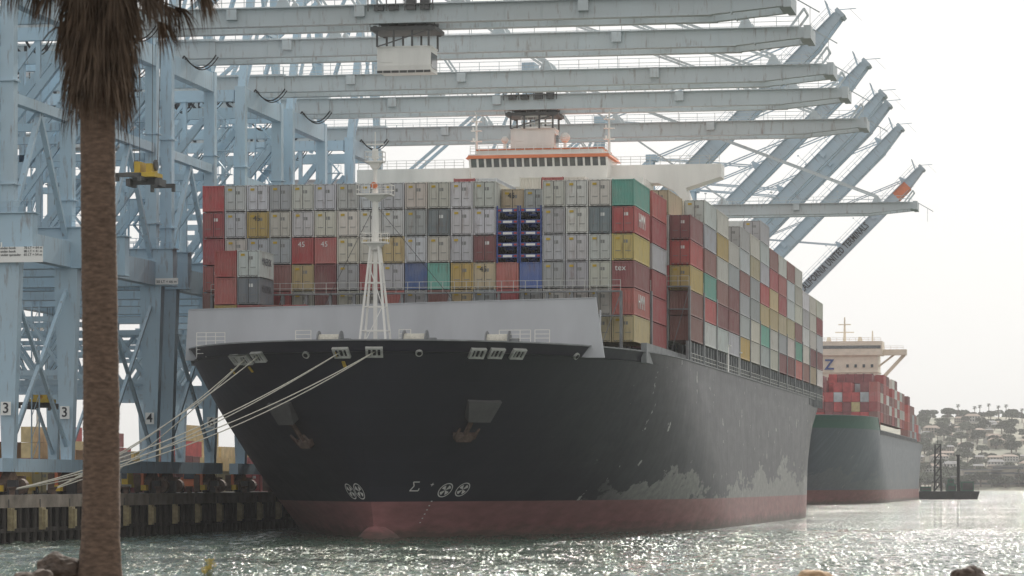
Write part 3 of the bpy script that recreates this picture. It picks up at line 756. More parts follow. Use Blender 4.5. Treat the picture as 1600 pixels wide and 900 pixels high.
mb = MB(); mb.box(-2.9, 2.9, -1.9, 1.7, -4.6, -2.0, 0); mb.box(-2.95, 2.95, -1.95, 1.75, -2.05, -1.9, 0); mb.box(-2.9, 2.9, -1.96, -1.9, -4.75, -4.5, 2); mb.box(2.9, 2.95, -1.5, 1.4, -4.2, -2.6, 1); mb.box(-2.6, -1.2, -1.96, -1.9, -3.6, -2.6, 0)
railing(mb, [(-3.1, -2.2, -4.9), (3.1, -2.2, -4.9)], .9, .8, .03, 2)
CBm = mb.mesh('operator_cab', [M_WHITE, M_GLASS, M_STEEL])
def spreader_mesh(drop):
    mb = MB(); z = -drop
    mb.box(-.25, .25, -6, 6, z, z+.35, 1); mb.box(-1.3, 1.3, -1.4, 1.4, z+.35, z+.8, 0); mb.box(-.9, -.3, -1, 1, z+.8, z+1.9, 0); mb.box(.3, .9, -1, 1, z+.8, z+1.7, 0); mb.box(-1.6, 1.6, -.3, .3, z-.3, z+.34, 1)
    for sy in (-1, 1): mb.box(-1.25, 1.25, sy*5.9-.2, sy*5.9+.2, z-.1, z+.3, 1)
    for sx in (-1, 1):
        mb.cyl((sx*1.0-.12, 0, z+1.6), (sx*1.0+.12, 0, z+1.6), .55, 12, 1); mb.box(sx*1.5-.2, sx*1.5+.2, -1.2, 1.2, z-.5, z+.2, 1)
        for sy in (-1, 1):
            mb.box(sx*1.1-.15, sx*1.1+.15, sy*5.9-.2, sy*5.9+.2, z-.5, z+.3, 1)
            mb.beam((sx*.9, sy*.9, z+1.5), (sx*1.2, sy*1.6, -.3), .05, .05, 1)
    return mb.mesh('spreader', [M_YELLOW, M_STEEL])
mb = MB()
for k in range(9):
    x0 = -30+k*3.8; am = 2.6*(.55+.3*((k*7) % 4)/2)
    pts = [Vector((x0+3.8*u/10, -3.6, 50.3-am*4*(u/10)*(1-u/10))) for u in range(11)]
    mb.tube(pts, .08, 4); mb.tube([p+Vector((.2, .2, -.2)) for p in pts], .06, 4)
FEm = mb.mesh('festoon_cable', [M_BLACK])
mb = MB()
for k in range(7):
    z = 27.5+k*2.9; x0, x1 = (-3.6, -1.2) if k % 2 else (-1.2, -3.6)
    mb.beam((x0, -10.2, z), (x1, -10.2, z+2.9), .7, .15); mb.beam((x0, -10.55, z+1), (x1, -10.55, z+3.9), .06, .06)
    mb.box(-4.2, -.8, -10.7, -9.8, z-.05, z+.03)
    for xx in (-4.1, -.9): mb.beam((xx, -10.65, z), (xx, -10.65, z+1.0), .06, .06)
    mb.beam((-4.1, -10.65, z+1), (-.9, -10.65, z+1), .05, .05)
mb.beam((-4.2, -10.2, 27), (-4.2, -10.2, 50), .2, .2)
SM = mb.mesh('stairway', [M_CRANE])
crane_list = [(-32, 0, 11, 18.6), (-2, 0, 31, 0), (22, 0, None, 0), (54, 0, -28.5, 38.5), (78, 0, 31, 0), (113, 0, None, 0), (247, 0, None, 0),
              (335, 1, None, 0), (415, 1, None, 0), (475, 1, None, 0), (497, 1, None, 0), (552, 1, None, 0), (668, 1, None, 0)]
for i, (s, up, trol, drop) in enumerate(crane_list):
    c = mk('gantry_crane', None); place(c, s, -31.5, QZ)
    top(c, ('pale blue ship-to-shore gantry crane with boom raised over the berth' if up else 'pale blue ship-to-shore gantry crane with boom lowered over the ship'), 'gantry crane', 'gantry cranes along the quay')
    jj = random.uniform(.93, 1.06); col = tuple(a*jj for a in CB[:3])+(1,); col2 = tuple(a*jj for a in (CG if not up else (.44, .55, .64))[:3])+(1,)
    def part(name, me, par=c, loc=None, cc=col):
        o = mk(name, me, par, loc); o.color = cc; return o
    for x in (0, -30):
        for y in (-9, 9):
            part('leg', LEG, loc=(x, y, 0)); part('wheel_bogie', BOG, loc=(x, y, 0))
    part('portal_frame', PF); part('trolley_girder', GM, cc=col2); part('walkway_railing', GR, cc=col2); part('apex_frame', AF); part('machinery_house', MHm); part('festoon_cable', FEm)
    if i < 7: part('stairway', SM)
    b = part('boom', BM, loc=(4, 0, 51), cc=col2); r = part('boom_railing', BR, b, cc=col2)
    if up: b.rotation_euler = (0, -th, 0); b.scale = (1, 1, 1.5)
    part('forestay', ST1 if up else ST0, cc=col2)
    if trol is not None:
        t = mk('trolley', None, c, (trol, 0, 49.6)); part('trolley_frame', TR, t)
        if drop: part('spreader', spreader_mesh(drop), t)
        else: part('operator_cab', CBm, t)
    if i in (2, 3, 4, 5):
        text('APM TERMINALS', 2.3, M_TXTK, c, ({2: -24, 3: -20.5, 4: -19, 5: -19}[i], -3.44, 51.1), sx=1.1, bold=.02)
    if i == 0:
        mb = MB(); mb.box(-2.6, 2.6, -.05, .05, -.75, .75); mb.beam((-1.6, .1, -.7), (-1.6, .1, 1.2), .12, .12); sg = mb.obj('load_sign', [M_SIGN], c, loc=(1.2, -10.2, 23.2))
        text('S.W.L under hook         70 LT = 64 m\nS.W.L under hook         80 LT = 41 m\nS.W.L under spreader   65 LT = 54 m', .33, M_TXTK, c, (1.2, -10.28, 23.5))
    if i == 1:
        mb = MB(); mb.box(-1.3, 1.3, -.05, .05, -.35, .35); sg = mb.obj('load_sign', [M_SIGN], c, loc=(2.0, 7.9, 23.6))
        text('50 LT = 66 m', .42, M_TXTK, c, (2.0, 7.82, 23.55))
    nums = {0: ('3', (-9, 9)), 1: ('4', (9,)), 2: ('6', (9,))}
    if i in nums:
        for yy in nums[i][1]:
            mb = MB(); mb.box(-.5, .5, -.04, .04, -.65, .65); mb.obj('number_plate', [M_SIGN], c, loc=(.35 if i == 2 else 0, yy-.95, 8.4))
            text(nums[i][0], 1.4, M_TXTK, c, (.35 if i == 2 else 0, yy-1.03, 8.4), bold=.01)
    if i == 12:
        text('CALIFORNIA UNITED TERMINALS', 2.0, M_TXTK, b, (29, -3.8, .0), sx=.9, bold=.025)
        mb = MB(); mb.box(56, 61, -3.2, 3.2, -1.08, .98)
        mb.obj('warning_band', [M_ORANGE], b)

# yard containers
for i in range(22):
    s = 40+random.choice(range(12))*14; t = -66-random.choice(range(14))*2.7
    for k in range(random.choice((1, 2, 2))):
        container(s+random.uniform(-.2, .2), t, QZ+.01+k*HC, random.choice('YYROODDGLR'), 'stacked in the terminal yard', grp='containers in the terminal yard')
mb = MB()
for i in range(200):
    s = 60+random.choice(range(22))*14; t = -66-random.choice(range(32))*2.7
    for k in range(random.choice((2, 3, 3, 4))): mb.box(t-1.2, t+1.2, s+150, s+162, QZ+.02+k*2.9, QZ+2.85+k*2.9, random.choice((0, 3, 4, 3, 0, 4, 2, 3)))
o = mb.obj('yard_container_mass', fm); place(o, 0, 0); top(o, 'distant blocks of mixed containers in the terminal yard', 'shipping containers', kind='stuff')
for k, (s, t, ch) in enumerate(((-8, -47, 'Y'), (-8, -47, 'O'), (24, -55, 'R'), (24, -58, 'D'), (5, -50.5, 'W'), (-22, -41, 'Y'), (30, -44, 'R'), (46, -48, 'O'), (46, -51, 'Y'), (62, -46, 'D'), (75, -44, 'Y'), (75, -47, 'O'), (90, -42, 'R'), (-30, -44.5, 'Y'), (12, -46, 'Y'), (12, -49, 'O'), (35, -50, 'W'), (58, -52, 'Y'), (95, -50, 'Y'), (110, -46, 'O'))):
    container(s, t, QZ+.01+(HC if k == 1 else 0), ch, 'standing on the quay', grp='containers in the terminal yard')
def vehicle(s, t, body, kind):
    e = mk(kind, None); place(e, s, t, QZ+.01, math.radians(180))
    mb = MB()
    if kind == 'pickup_truck':
        mb.hexa([(-.95, -2.6, .45), (.95, -2.6, .45), (.95, 2.6, .45), (-.95, 2.6, .45), (-.9, -2.6, 1.05), (.9, -2.6, 1.05), (.9, 2.6, 1.05), (-.9, 2.6, 1.05)])
        mb.hexa([(-.88, -.9, 1.05), (.88, -.9, 1.05), (.88, 1.5, 1.05), (-.88, 1.5, 1.05), (-.72, -.5, 1.85), (.72, -.5, 1.85), (.72, .8, 1.85), (-.72, .8, 1.85)])
    else:
        mb.box(-1.2, 1.2, -3, 3, .7, 1.05); mb.hexa([(-1.2, .6, 1.05), (.5, .6, 1.05), (.5, 2.9, 1.05), (-1.2, 2.9, 1.05), (-1.15, .7, 3.1), (.45, .7, 3.1), (.45, 2.5, 3.1), (-1.15, 2.5, 3.1)])
        mb.box(.55, 1.2, .8, 2.9, 1.05, 1.9); mb.cyl((.8, .6, 1.9), (.8, .6, 3.3), .09, 8)
    mb.obj('truck_body', [body], e)
    g = MB()
    if kind == 'pickup_truck': g.add([(-.78, 1.45, 1.12), (.78, 1.45, 1.12), (.68, .86, 1.8), (-.68, .86, 1.8)], [(0, 1, 2, 3)])
    else: g.add([(-1.1, 2.93, 1.7), (.4, 2.93, 1.7), (.35, 2.62, 2.95), (-1.05, 2.62, 2.95)], [(0, 1, 2, 3)])
    g.obj('windscreen', [M_GLASS], e)
    for x in (-.9, .9):
        for y in (-1.7, 1.75):
            w = MB(); w.cyl((x-.14, y, .42), (x+.14, y, .42), .42, 14, 0); w.cyl((x-.15, y, .42), (x+.15, y, .42), .2, 10, 1); w.obj('wheel', [M_BLACK, M_BAR], e)
    return e
for (s, t, bm_, kd, lb) in ((-8, -37, M_WHITE, 'pickup_truck', 'white pickup truck parked on the wharf under the cranes'),
    (-16, -44, M_WHITE, 'terminal_tractor', 'white terminal tractor waiting beneath a crane portal'),
    (18, -38, M_YELLOW, 'terminal_tractor', 'yellow terminal tractor driving along the quay'),
    (-30, -41, M_ORANGE, 'pickup_truck', 'orange pickup truck parked near the crane legs'),
    (2, -34.5, M_WHITE, 'terminal_tractor', 'white terminal tractor parked beside crane wheel gear'),
    (36, -35, M_ORANGE, 'terminal_tractor', 'orange terminal tractor stopped beside rusty crane wheels'),
    (-24, -36, M_YELLOW, 'pickup_truck', 'yellow service pickup truck standing on the wharf')):
    v = vehicle(s, t, bm_, kd); top(v, lb, 'truck')
for s, t in ((140, -95), (60, -110), (230, -120)):
    e = mk('light_mast', None); place(e, s, t, QZ); top(e, 'tall slender yard light mast behind container stacks', 'light mast', 'yard light masts')
    mb = MB(); mb.cyl((0, 0, 0), (0, 0, 30), .35, 8, 0, .2); mb.obj('pole', [M_RAIL], e)
    mb = MB(); mb.box(-2, 2, -.3, .3, 29.6, 30); 
    for k in range(5): mb.box(-1.9+k*.85, -1.4+k*.85, -.6, -.3, 29.3, 30)
    mb.obj('lamp_head', [M_RAIL], e)

# ---------------------------------------------------------------- second ship
ship2 = mk('container_ship', None); place(ship2, 0, -6, 0)
top(ship2, 'blue-black container ship with cream bridge moored beyond at next berth', 'ship')
def zt2(s):
    u = min(1, max(0, (552-s)/8)); return 19.0+4.5*u*u*(3-2*u)
H2 = Hull(s0w=512, s0d=498, Lw=80, Ld=55, B=20.6, s1=800, zt=zt2)
H2.build('hull', [M_HULL2], ship2)
mb = MB(); mb.box(-11, 11, 690, 704, 18, 46.5); mb.box(-12.5, 12.5, 689, 700, 46.5, 51)
for z in range(20, 44, 3): mb.box(-11.3, 11.3, 689.6, 704.2, z, z+.25)
mb.box(-20, 20, 692, 696, 46.6, 48.4)
for sg in (-1, 1): mb.beam((sg*19.3, 694, 46.8), (sg*12, 694, 39), .6, 1.1); mb.beam((sg*16, 694, 46.8), (sg*11, 694, 43), .5, .6)
mb.obj('superstructure', [M_CREAM], ship2)
mb = MB(); mb.cyl((0, 696, 51), (0, 696, 59), .5, 8, 0, .2); mb.box(-3, 3, 695.5, 696.5, 54, 54.3); mb.box(-2, 2, 695.5, 696.5, 56.5, 56.8)
mb.obj('radar_mast', [M_CREAM], ship2)
for x in (-9, -5, 5, 9): mb = MB(); mb.cyl((x, 695, 51), (x, 695, 54.5 if abs(x) > 6 else 52.6), .3 if abs(x) > 6 else .9, 8, 0, .2 if abs(x) > 6 else .5); mb.obj('antenna', [M_CREAM], ship2)
mb = MB(); mb.box(-12, 12, 688.9, 689, 48.6, 49.6); mb.obj('bridge_window', [M_PGLASS], ship2)
for k in range(4):
    for z in (36.6, 39.6, 42.6):
        x = 1.0+k*2.6; mb = MB(); mb.box(x, x+.8, 689.5, 689.55, z, z+1.0); mb.obj('window', [M_GLASS], ship2)
mb = MB()
railing(mb, [(-19, 691.8, 48.4), (19, 691.8, 48.4)], 1.1, 2, .06, 2); railing(mb, [(-12, 689, 51), (12, 689, 51)], 1.1, 2, .06, 2)
mb.obj('bridge_railing', [M_CREAM], ship2)
mb = MB()
for sg in (-1, 1):
    mb.box(sg*19.6-.1, sg*19.6+.1, 556, 764, 20.4, 20.6)
    for k in range(80): mb.box(sg*19.6-.15, sg*19.6+.15, 556+k*2.6, 556.4+k*2.6, 18, 20.5)
mb.obj('deck_railing', [M_GREYD], ship2)
text('Z', 4.6, mat_simple('blue_lettering', (.03, .07, .25)), ship2, (-4.4, 689.3, 43.4), bold=.02)
mb = MB(); mb.cyl((0, 515, 22), (0, 515, 34), .4, 8, 0, .25); mb.box(-1, 1, 514.6, 515.4, 30, 30.3); mb.obj('foremast', [M_CREAM], ship2)
for b in range(10):
    s0 = 556+b*13.4
    hgt = [5, 6, 6, 6, 5, 6, 6, 5, 6, 5][b]
    for r in range(0 if b == 0 else 1, hgt-(1 if b in (1, 4, 8) else 0)):
        container(s0, -6+7.5*2.45, 20.0+r*2.75, random.choice('RRDDDRDWRRG'), 'stacked on the farther ship', door=False, grp='containers on the farther ship')
for b in range(6):
    for r in range([5, 4, 4, 3, 3, 2][b]): container(708+b*13.4, -6+7.5*2.45, 20.0+r*2.75, random.choice('RRDDDG'), 'stacked on the farther ship', door=False, grp='containers on the farther ship')

# ---------------------------------------------------------------- barge
bg = mk('crane_barge', None); bg.location = (151, 1120, 0); top(bg, 'black work barge with lattice crane and green machinery', 'barge')
mb = MB(); mb.hexa([(-11, -5, -.5), (11, -5, -.5), (11, 5, -.5), (-11, 5, -.5), (-12, -5, 2.8), (12, -5, 2.8), (12, 5, 2.8), (-12, 5, 2.8)])
for k in range(8): mb.cyl((-10+k*2.8, -5.3, 1.4), (-10+k*2.8, -5.0, 1.4), .9, 10)
mb.obj('barge_hull', [M_BLACK], bg)
mb = MB()
for sx in (-1, 1):
    for sy in (-1, 1): mb.beam((-2+sx*1.2, sy*1.2, 2.8), (-2+sx*.9, sy*.9, 19), .3, .3)
for k in range(6):
    z = 3+k*2.7
    for sy in (-1, 1): mb.beam((-3.1, sy, z), (-.9, sy, z+2.7), .2, .2); mb.beam((-3.1, sy, z+2.7), (-.9, sy, z+2.7), .2, .2)
mb.beam((-2, 0, 19), (-2, 0, 22), .15, .15); mb.beam((-2, 0, 17), (-10, 0, 4), .12, .12); mb.beam((4, 0, 4), (-2, 0, 18), .12, .12)
mb.obj('lattice_tower', [M_BLACK], bg)
for bx in ((1, 4.2, 2.8, 5.2), (1.4, 3.4, 5.2, 7), (6, 10.4, 2.8, 6.2), (-8, -4.5, 2.8, 4.4)):
    mb = MB(); mb.box(bx[0], bx[1], -2, 2, bx[2], bx[3]); mb.box(bx[0]+.4, bx[1]-.4, -2.04, -2, bx[2]+.5, bx[3]-.5, 1); mb.obj('machinery_cabin', [mat_simple('dull_green', (.06, .15, .11)), M_STEEL], bg)
mb = MB(); mb.cyl((5.2, 0, 2.8), (5.2, 0, 15), .55, 10); mb.cyl((5.2, 0, 15), (5.2, 0, 15.6), .8, 10); mb.obj('spud_pole', [M_BLACK], bg)
mb = MB(); railing(mb, [(-11.5, -4.8, 2.8), (11.5, -4.8, 2.8)], 1.1, 2, .05, 2); mb.obj('deck_railing', [M_STEEL], bg)

# ---------------------------------------------------------------- hills, houses, trees
def hz_(x, y):
    d = y-2500
    ridge = 1/(1+math.exp(-(x-250)/90))
    h = min(1, max(0, d/900))
    h = h*h*(3-2*h)
    return 3+h*(70+10*math.sin(x/170)+8*noise.noise(Vector((x/150, y/150, 0))))*ridge+3*noise.noise(Vector((x/60, y/60, 1)))*h
mb = MB(); nx, ny = 90, 40; V = []; Fc = []
for j in range(ny+1):
    for i in range(nx+1):
        x = -900+i*30; y = 2420+j*45; z = hz_(x, y) if j > 0 else -2; V.append((x, y, z))
for j in range(ny):
    for i in range(nx): a = j*(nx+1)+i; Fc.append((a, a+1, a+nx+2, a+nx+1))
mb.add(V, Fc)
o = mb.obj('hillside', [mat_simple('dry_hillside', (.24, .22, .17), .95, .3, .02, dark=(.13, .14, .10))], smooth=True); o['kind'] = 'structure'
HW = [mat_simple('stucco_'+n, c, .85, .15) for n, c in (('cream', (.36, .32, .27)), ('white', (.44, .43, .41)), ('tan', (.29, .25, .20)))]
HR = [mat_simple('roof_'+n, c, .85, .2) for n, c in (('terracotta', (.22, .15, .11)), ('grey', (.18, .18, .19)))]
hm = []
for w in HW:
    for r in HR:
        wm = MB(); a, b, h = 6.5, 5, 5.0; wm.box(-a, a, -b, b, -3, h, 0)
        for k in range(5):
            for z in (1, 3.3): wm.box(-5.6+k*2.5, -4.3+k*2.5, -b-.06, -b, z, z+1.3, 1)
        rm = MB(); rm.hexa([(-a-.5, -b-.5, h), (a+.5, -b-.5, h), (a+.5, b+.5, h), (-a-.5, b+.5, h), (-a+2, -.2, h+1.9), (a-2, -.2, h+1.9), (a-2, .2, h+1.9), (-a+2, .2, h+1.9)])
        hm.append((wm.mesh('house_wall', [w, M_GLASS]), rm.mesh('roof', [r]), ))
def house(x, y, sx=1, k=None):
    k = random.randrange(6) if k is None else k
    e = mk('house', hm[k][0]); e.location = (x, y, hz_(x, y)); e.scale = (sx, sx, sx*random.uniform(.8, 1.2)); e.rotation_euler[2] = random.uniform(-.3, .3)
    mk('roof', hm[k][1], e)
    top(e, ('cream ', 'cream ', 'white ', 'white ', 'tan ', 'tan ')[k]+'stucco house with hipped '+('terracotta', 'grey')[k % 2]+' roof on the hillside', 'house', 'houses on the far hillside')
for row in range(9):
    y = 2600+row*85
    for i in range(13):
        if random.random() < .55:
            px = 1425+i*15+random.uniform(-8, 8); house((px-800)/F*y, y+random.uniform(-25, 25), random.choice((.6, .7, .8, 1.1)))
for px, w, h, m_ in ((1535, 30, 13, 0), (1575, 26, 16, 2), (1490, 16, 8, 1), (1600, 14, 11, 0)):
    e = mk('warehouse', None); e.location = ((px-800)/F*2480, 2480, 2.6); top(e, 'long beige waterfront warehouse building with flat roof', 'warehouse', 'warehouses on the far shore')
    mb = MB(); mb.box(-w/2, w/2, 0, 14, -3, h); mb.obj('wall', [HW[m_]], e)
    mb = MB(); mb.box(-w/2-.4, w/2+.4, -.4, 14.4, h, h+.8); mb.obj('roof', [HR[1]], e)
    for z in range(2, int(h)-1, 4):
        mb = MB(); mb.box(-w/2+1, w/2-1, -.08, 0, z, z+1.6); mb.obj('window', [M_GLASS], e)
M_LEAF = mat_simple('dark_foliage', (.07, .09, .05), .9, .5, .3)
M_BARK = mat_simple('bark', (.13, .10, .08), .95, .4, 3)
def tree_meshes(seed):
    rnd = random.Random(seed); mb = MB()
    for k in range(420):
        th_ = rnd.uniform(0, 6.28); u = rnd.uniform(-.5, 1); r = rnd.uniform(.55, 1)**.5
        lob = 1+.3*math.sin(3*th_+seed)
        p = Vector((3.2*r*lob*math.cos(th_)*math.sqrt(1-u*u*.8), 3.2*r*lob*math.sin(th_)*math.sqrt(1-u*u*.8), 5+2.8*u*r))
        a = Vector((rnd.uniform(-1, 1), rnd.uniform(-1, 1), rnd.uniform(-1, 1))).normalized(); b = a.orthogonal().normalized()
        sz = rnd.uniform(.4, .8); mb.add([p-a*sz, p+b*sz*.6, p+a*sz, p-b*sz*.6], [(0, 1, 2, 3)])
    t = MB(); t.cyl((0, 0, -1), (0, 0, 4.5), .4, 7, 0, .22)
    for k in range(4): t.cyl((0, 0, 3), (1.6*math.cos(k*1.6), 1.6*math.sin(k*1.6), 5.5), .18, 5, 0, .06)
    return mb.mesh('crown', [M_LEAF]), t.mesh('trunk', [M_BARK])
TM = [tree_meshes(i) for i in range(3)]
for i in range(230):
    y = random.uniform(2450, 3500); px = random.uniform(1425, 1608); x = (px-800)/F*y
    if i < 30: y = 2455+random.uniform(0, 20); x = (px-800)/F*y
    e = mk('broadleaf_tree', TM[i % 3][1]); e.location = (x, y, hz_(x, y)); k = random.uniform(.7, 1.8); e.scale = (k*1.2, k*1.2, k*.8); e.rotation_euler[2] = random.uniform(0, 6)
    mk('crown', TM[i % 3][0], e); top(e, 'dark green rounded tree growing among hillside houses', 'tree', 'trees on the far hillside')
pm = MB(); pm.cyl((0, 0, -1), (0, 0, 13), .45, 6, 0, .3); pt = pm.mesh('trunk', [M_BARK])
pm = MB()
for k in range(26):
    a = k*2.4; e_ = random.uniform(-.9, .9); d = Vector((math.cos(a)*math.cos(e_), math.sin(a)*math.cos(e_), math.sin(e_)))
    sd = d.cross(Vector((0, 0, 1))).normalized()*.5; p0 = Vector((0, 0, 13)); pm.add([p0, p0+d*1.6+sd, p0+d*3-Vector((0, 0, .5)), p0+d*1.6-sd], [(0, 1, 2, 3)])
pc = pm.mesh('crown', [M_LEAF])
for px, y in ((1497, 3350), (1523, 3330), (1531, 3340), (1545, 3350), (1560, 3330), (1572, 3340), (1597, 3300), (1440, 2600), (1592, 2470)):
    e = mk('palm_tree', pt); x = (px-800)/F*y; e.location = (x, y, hz_(x, y)); mk('crown', pc, e); top(e, 'slender distant palm tree on the hill ridge', 'palm tree', 'palms on the ridge')

# ---------------------------------------------------------------- water
m, nt, b = new_mat('harbour_water')
tc = N(nt, 'ShaderNodeTexCoord')
b.inputs['Base Color'].default_value = (.055, .085, .062, 1); b.inputs['IOR'].default_value = 1.33
n1 = noise_n(nt, 1.0, 3, tc.outputs['Object'], stretch=(1.0, 1.2, 1), rough=.6)
n2 = noise_n(nt, 1.0, 3, tc.outputs['Object'], stretch=(5.0, 3.0, 1), rough=.6)
hh = math_n(nt, 'ADD', math_n(nt, 'MULTIPLY', n1, .8), math_n(nt, 'MULTIPLY', n2, .16))
bp = N(nt, 'ShaderNodeBump'); bp.inputs['Strength'].default_value = 1; bp.inputs['Distance'].default_value = 1.0
nt.links.new(hh, bp.inputs['Height']); nt.links.new(bp.outputs[0], b.inputs['Normal'])
sp_ = noise_n(nt, 1.0, 2, tc.outputs['Object'], stretch=(3.2, .55, 1), rough=.5)
gust = noise_n(nt, 1.0, 2, tc.outputs['Object'], stretch=(.05, .02, 1), rough=.5)
thr = math_n(nt, 'ADD', sp_, math_n(nt, 'MULTIPLY', math_n(nt, 'SUBTRACT', gust, .5), .25))
mk_ = ramp01(nt, thr, .585, .615)
rg = N(nt, 'ShaderNodeMapRange'); rg.inputs[3].default_value = .07; rg.inputs[4].default_value = .47; nt.links.new(mk_, rg.inputs[0])
nt.links.new(rg.outputs[0], b.inputs['Roughness'])
def seg_(lst):
    out = [lst[0][0]]
    for (a, b_, st0, st1) in lst:
        L = abs(b_-a); n = max(1, int(L/((st0+st1)/2)))
        us = np.linspace(0, 1, n+1)[1:]
        k = (st1-st0)/(st1+st0); f = us*(1-k)+k*us*us
        out += list(a+(b_-a)*f)
    return np.array(out)
xs = seg_([(-6000, -110, 900, 12), (-110, -62, 8, .8), (-62, 150, .5, .5), (150, 260, .6, 2.5), (260, 9000, 6, 900)])
ys = seg_([(30, 48, 3, .5), (48, 150, .38, .45), (150, 360, .45, 1.3), (360, 900, 1.3, 7), (900, 12000, 8, 900)])
X, Y = np.meshgrid(xs, ys); Z = np.zeros_like(X)
rng = np.random.RandomState(4)
sx_ = np.gradient(xs)[None, :]; sy_ = np.gradient(ys)[:, None]; st = np.maximum(np.abs(sx_), np.abs(sy_))
for i in range(46):
    lam = 1.2*(7/1.2)**(i/45.0); ang = math.radians(rng.normal(60, 40)); k = 2*math.pi/lam
    amp = .0095*lam**.8
    fade = np.clip((lam/2.6-st)/(.2*lam+.05), 0, 1)
    ph = rng.uniform(0, 6.28)
    w_ = np.sin(k*(X*math.cos(ang)+Y*math.sin(ang))+ph+.6*np.sin(X*.05+i)+.6*np.sin(Y*.04+2*i))
    Z += amp*fade*(1.25-np.abs(w_)*2.0+.25*w_)
Z -= Z.mean()
nxx, nyy = len(xs), len(ys)
me = bpy.data.meshes.new('water')
co_ = np.stack([X, Y, Z], -1).reshape(-1, 3).astype(np.float32)
I = (np.arange(nyy-1)[:, None]*nxx+np.arange(nxx-1)[None, :]).reshape(-1)
Q = np.stack([I, I+1, I+nxx+1, I+nxx], -1).astype(np.int32)
me.vertices.add(len(co_)); me.vertices.foreach_set('co', co_.reshape(-1))
me.loops.add(Q.size); me.loops.foreach_set('vertex_index', Q.reshape(-1))
me.polygons.add(len(Q)); me.polygons.foreach_set('loop_start', (np.arange(len(Q))*4).astype(np.int32))
me.polygons.foreach_set('use_smooth', np.ones(len(Q), dtype=bool))
me.update(calc_edges=True); me.validate(); me.materials.append(m)
o = mk('water', me); o['kind'] = 'structure'

# ---------------------------------------------------------------- haze over the harbour
m = bpy.data.materials.new('marine_haze'); m.use_nodes = True; nt = m.node_tree; nt.nodes.clear()
out = nt.nodes.new('ShaderNodeOutputMaterial'); vs = nt.nodes.new('ShaderNodeVolumeScatter')
vs.inputs['Color'].default_value = (.97, .98, 1, 1); vs.inputs['Density'].default_value = .00007; vs.inputs['Anisotropy'].default_value = .2
nt.links.new(vs.outputs[0], out.inputs['Volume'])
mb = MB(); mb.box(-1500, 2500, -60, 4400, -4, 160)
o = mb.obj('haze', [m]); o['kind'] = 'structure'

# ---------------------------------------------------------------- foreground shore, rocks, palm
mb = MB(); V = []; Fc = []; nx, ny = 60, 40
def gz(x, y):
    b_ = 4.45 if y < 34 else 4.45-(y-34)*.30
    b_ = min(b_, 5.6-.0290*y-.12) if y > 5 else b_
    return b_+(.08*noise.noise(Vector((x*.8, y*.8, 0)))-.08 if y < 60 else 0)
for j in range(ny+1):
    for i in range(nx+1): x = -30+i; y = -6+j*1.5; V.append((x, y, gz(x, y) if y > 5 else 4.0))
for j in range(ny):
    for i in range(nx): a = j*(nx+1)+i; Fc.append((a, a+1, a+nx+2, a+nx+1))
mb.add(V, Fc); o = mb.obj('shore_ground', [mat_simple('dry_earth', (.16, .13, .09), .95, .5, 1.5)], smooth=True); o['kind'] = 'structure'
M_ROCK = mat_simple('brown_rock', (.10, .075, .06), .9, .6, 2.5)
M_ROCK2 = mat_simple('tan_rock', (.46, .32, .20), .9, .35, 2.5)
def rock(x, y, z, r, mat, seed, sq=.7):
    import bmesh
    bm = bmesh.new(); bmesh.ops.create_icosphere(bm, subdivisions=4, radius=1)
    for v_ in bm.verts:
        n_ = noise.noise(v_.co*1.3+Vector((seed, 0, 0)))*.35+noise.noise(v_.co*4+Vector((seed, 3, 0)))*.12+noise.noise(v_.co*10)*.04
        v_.co *= 1+n_
    me = bpy.data.meshes.new('rock'); bm.to_mesh(me); bm.free(); me.materials.append(mat)
    for p in me.polygons: p.use_smooth = False
    o = mk('rock', me); o.location = (x, y, z); o.scale = (r, r, r*sq)
    top(o, ('dark brown' if mat is M_ROCK else 'sunlit tan')+' angular boulder on the near shore', 'rock', 'boulders on the near shore')
rock(-5.12, 36, 4.63, .25, M_ROCK, 1); rock(-5.3, 35.4, 4.42, .3, M_ROCK, 5)
rock(3.38, 36, 4.51, .22, M_ROCK2, 2, .6); rock(5.15, 36, 4.51, .2, M_ROCK, 3, .8); rock(5.5, 35.5, 4.35, .3, M_ROCK, 8)
rock(-2, 34, 4.3, .3, M_ROCK, 9); rock(1, 34, 4.25, .3, M_ROCK, 10)
e = mk('shore_plant', None); e.location = (-3.42, 36, 4.46); top(e, 'small weed with yellow-green flower heads on the shore', 'plant')
mb = MB(); fl_ = MB()
for k in range(9):
    a = random.uniform(0, 6.28); r = random.uniform(.0, .08); tip = Vector((r*math.cos(a), r*math.sin(a), random.uniform(.12, .26)))
    mb.cyl((0, 0, -.1), tip, .006, 5)
    for q_ in range(14):
        d = Vector((random.uniform(-1, 1), random.uniform(-1, 1), random.uniform(-.6, 1)))*.028; fl_.add([tip+d, tip+d+Vector((.015, 0, .01)), tip+d+Vector((0, .012, .02))], [(0, 1, 2)])
mb.obj('stem', [mat_simple('stem_green', (.12, .14, .05))], e); fl_.obj('flower_head', [mat_simple('yellow_flower', (.45, .36, .08))], e)

